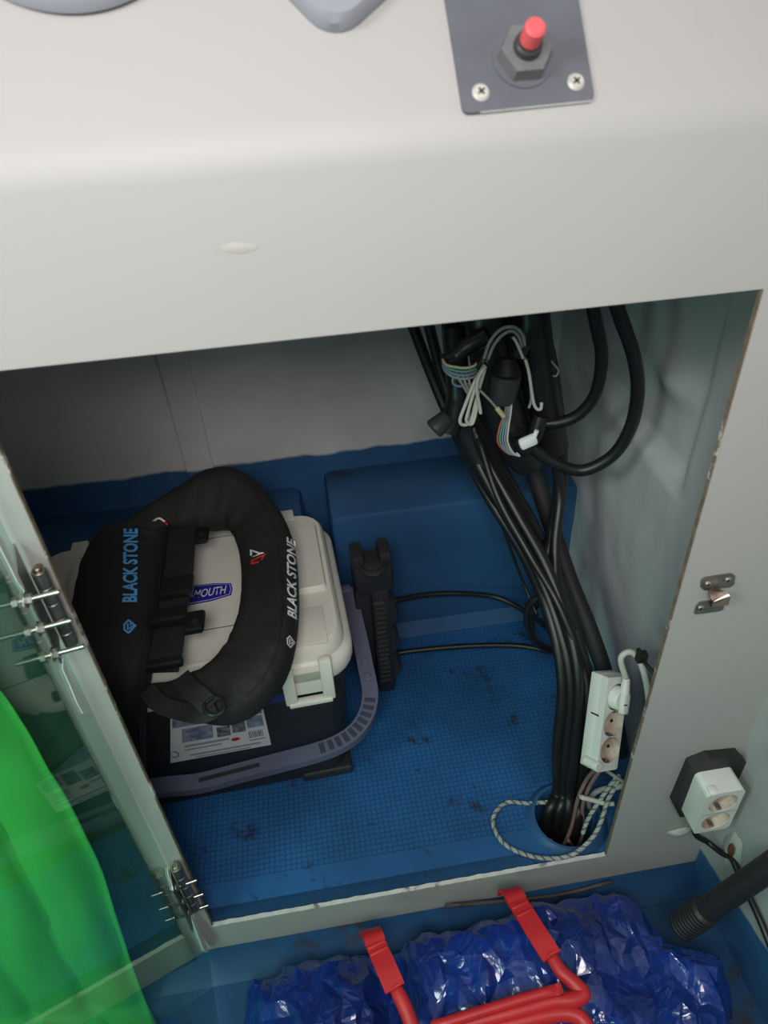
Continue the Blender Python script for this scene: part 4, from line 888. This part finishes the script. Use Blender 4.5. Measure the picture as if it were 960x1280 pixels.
def strike():
    c = PY(890, 742, 0); t = thing('latch_keeper', 'small bent steel latch keeper screwed to the panel right of the opening', 'latch', c)
    def pl(name, pts, th=.0014): return obj(name, prism([PY(x, y, -.0004) for x, y in pts], (0, -1, 0), th), 'dullsteel', t)
    pl('upper_leaf', [(875, 733), (876, 724), (880, 721), (914, 716), (918, 719), (917, 729), (912, 733), (880, 737)])
    pl('lower_leaf', [(867, 766), (870, 756), (874, 752), (895, 749), (905, 752), (903, 761), (898, 763), (870, 767)])
    tongue = [PY(895, 735, -.001), PY(896, 740, -.006), PY(900, 746, -.011), PY(902, 749, -.0135), PY(901, 752, -.012), PY(900, 757, -.004)]
    obj('tongue', strap(new(), tongue, .016, .0016, lambda s: V((0, -1, .75 - 1.6 * s)), 4), 'rustysteel', t, True)
    for px, py in ((884, 730), (909, 725), (875, 760)):
        s = new(); p = PY(px, py, -.0018); cyl(s, p, p + V((0, -.0018, 0)), .0040, .0030, 18, .0005); so = obj('screw', s, 'steel', t, True)
        x = new(); box(x, p + V((0, -.0019, 0)), (.0040, .0004, .0010)); box(x, p + V((0, -.0019, 0)), (.0010, .0004, .0040)); obj('cross_slot', x, 'hole', so)
strike()
mk = lump('m', PY(298, 310, -.0004), (.011, .0035), 'silicone', '', '', 11.4, (0, -1, 0), .0004)
solo('glue_mark', mk, mat('dried_glue', (.425, .41, .37), .6, var=.12, vscale=300), 'dried glue blotch on the front panel above the opening', 'glue', smooth='all')

# ================================================================== FOREGROUND: BLUE BAG, RED RACK, ROD
def blue_bag():
    out = [(289, 1232), (304, 1208), (360, 1190), (450, 1172), (520, 1152), (600, 1136), (690, 1108), (770, 1092), (800, 1112), (838, 1160), (880, 1172), (915, 1188), (932, 1230), (936, 1290), (930, 1420), (340, 1500), (302, 1330), (292, 1270)]
    poly = [PZ(x, y, -.01) for x, y in out]; poly = [(p.x, min(p.y, -.014)) for p in poly]
    def sd(x, y):
        inside = False; dm = 9; n = len(poly)
        for i in range(n):
            (x0, y0), (x1, y1) = poly[i], poly[(i + 1) % n]
            if (y0 > y) != (y1 > y) and x < (x1 - x0) * (y - y0) / (y1 - y0) + x0: inside = not inside
            t = max(0, min(1, ((x - x0) * (x1 - x0) + (y - y0) * (y1 - y0)) / ((x1 - x0) ** 2 + (y1 - y0) ** 2))); dm = min(dm, math.hypot(x - x0 - t * (x1 - x0), y - y0 - t * (y1 - y0)))
        return dm if inside else -dm
    bm = new(); st = .0112; sy = .0165; xs = [-.22 + st * i for i in range(int(.70 / st))]; ys = [-.50 + sy * i for i in range(int(.492 / sy) + 1)]; g = {}
    for i, x in enumerate(xs):
        for j, y in enumerate(ys):
            d = sd(x, y)
            if d < -st * .5: continue
            k = min(1, max(0, d) / .055); h = math.sqrt(max(0, 1 - (1 - k) ** 2))
            # two stuffed lumps with a trough between, sharp random folds
            mass = .080 + .022 * math.exp(-(((x + .10) / .12) ** 2 + ((y + .15) / .09) ** 2)) + .020 * math.exp(-(((x - .18) / .14) ** 2 + ((y + .10) / .10) ** 2)) + .018 * math.exp(-(((x - .38) / .07) ** 2 + ((y + .2) / .08) ** 2)) - .040 * math.exp(-(((x - .005) / .035) ** 2 + ((y + .12) / .12) ** 2)) - .030 * math.exp(-((x - .30) / .03) ** 2 - ((y + .14) / .05) ** 2)
            p = V((x * 17, y * 17, 1.3)); w = V((noise.noise(p), noise.noise(p + V((5, 5, 5))), 0)) * .55
            fold = 0
            for s, a in ((9, .022), (22, .010)):
                fold += (noise.voronoi(V((x * s, y * s * .8, s * .3)) + w)[0][0] - .35) * a * 1.5
            u_, v_ = x * .8 + y * .6, -x * .6 + y * .8
            fold += (.5 - abs(noise.noise(V((u_ * 60 + w.x * 6, v_ * 13, 3))))) * .0075 + (.5 - abs(noise.noise(V((v_ * 55 + w.y * 6, u_ * 11, 9))))) * .0065
            wob = V((random.uniform(-1, 1), random.uniform(-1, 1), 0)) * .0045; fold += random.uniform(-1, 1) * .0042
            g[i, j] = bm.verts.new((x + wob.x, min(y + wob.y, -.013), -.089 + (mass + fold) * h + .004 * (h > 0)))
    for i in range(len(xs) - 1):
        for j in range(len(ys) - 1):
            q = [g.get(k) for k in ((i, j), (i + 1, j), (i + 1, j + 1), (i, j + 1))]
            if all(q):
                if random.random() < .5: bm.faces.new((q[0], q[1], q[2])); bm.faces.new((q[0], q[2], q[3]))
                else: bm.faces.new((q[0], q[1], q[3])); bm.faces.new((q[1], q[2], q[3]))
    for e in [e for e in bm.edges if len(e.link_faces) == 1]:
        for v in e.verts: v.co.z = -.0888
    # crumple: crisp facets whose ridges are only slightly rounded
    bmesh.ops.subdivide_edges(bm, edges=bm.edges[:], cuts=2, use_grid_fill=True)
    for _ in range(1): bmesh.ops.smooth_vert(bm, verts=bm.verts[:], factor=.30, use_axis_x=True, use_axis_y=True, use_axis_z=True)
    o = solo('plastic_bag', bm, 'bag', 'crumpled shiny blue plastic bag lying on the deck in front of the sill', 'bag', smooth=False); return o
blue_bag()
bpy.context.view_layer.update()
def red_rack():
    t = thing('red_rack', 'red metal folding rack with flat hooked bars and stacked tubes on the blue bag', 'rack', PZ(600, 1230, .03))
    def bar(pts, w): return strap(new(), [PZ(*p) for p in pts], w, .004, V((0, -.25, 1)), 6)
    for fl_, tb in (([(466, 1171, .040), (474, 1190, .048), (483, 1210, .052), (494, 1236, .052)], [(494, 1234, .052), (504, 1254, .050), (516, 1285, .045), (530, 1330, .040)]),
                    ([(641, 1119, .040), (656, 1142, .050), (672, 1168, .056), (690, 1196, .058)], [(688, 1193, .058), (702, 1215, .057), (722, 1233, .056), (729, 1243, .056), (716, 1250, .056), (690, 1252, .056), (650, 1263, .056), (600, 1276, .056), (540, 1294, .056)])):
        b = obj('flat_bar', bar(fl_, .025), 'red', t)
        p = PZ(*fl_[0]); e = PZ(fl_[1][0], fl_[1][1], fl_[1][2]) - p; e.normalize()
        obj('hook', strap(new(), [p + e * .012 + V((0, 0, .003)), p + V((0, 0, .006)), p - e * .012 + V((0, 0, -.002)), p - e * .015 + V((0, 0, -.018))], .026, .004, lambda s: V((0, .3 + s, 1 - s * .7)), 5), 'red', b, True)
        for k in (.20, .34): obj('ridge', box(new(), PZ(*[fl_[0][i] + (fl_[1][i] - fl_[0][i]) * k * 3 for i in range(3)]) + V((0, 0, .003)), (.024, .004, .004), .001, Matrix.Rotation(math.atan2(e.y, e.x) - math.pi / 2, 3, 'Z')), 'red', b, True)
        obj('tube', tube(new(), [PZ(*p) for p in tb], .0088, 14, 6, rfun=lambda s: .86 + .14 * min(1, s * 5)), 'red', t, 'all')
    obj('tube', tube(new(), [PZ(*p) for p in ((702, 1236, .066), (660, 1247, .066), (610, 1262, .066), (540, 1284, .066))], .0062, 12, 4), 'red', t, 'all')
    obj('tube', tube(new(), [PZ(*p) for p in ((560, 1296, .050), (640, 1279, .050), (690, 1268, .050), (716, 1268, .050), (732, 1280, .048), (742, 1310, .045), (748, 1350, .04))], .0088, 14, 6), 'red', t, 'all')
red_rack()
def rod():
    a, b = PZ(850, 1160, .020), PZ(975, 1075, .215); d = (b - a).normalized(); t = thing('fishing_rod', 'black rod butt with ridged grip leaning over the blue bag at the lower right', 'fishing rod', a)
    g = new(); cyl(g, a, a + d * .062, .0170, .0165, 24, .003); gr = obj('butt_grip', g, 'rod', t, True)
    for k in range(9): r = new(); p = a + d * (.008 + k * .006); cyl(r, p, p + d * .003, .0176, None, 20, .0006); obj('ridge', r, 'rod', gr, True)
    s = new(); cyl(s, a + d * .062, b, .0148, .0140, 24, .002); obj('shaft', s, 'rod', t, True)
rod()
solo('thin_stick', tube(new(), [V((.10, -.0105, -.030)), PY(690, 1120, -.0105), PY(765, 1102, -.0105)], .0030, 8, 4), 'brown', 'thin brown stick lying between the bag and the sill', 'stick', smooth='all')
solo('red_string', tube(new(), [PY(560, 1146, -.0065), PY(600, 1138, -.006), PY(640, 1130, -.006), PY(690, 1120, -.0055)], .0016, 6, 5), 'red', 'thin red string along the foot of the sill', 'string', smooth='all')
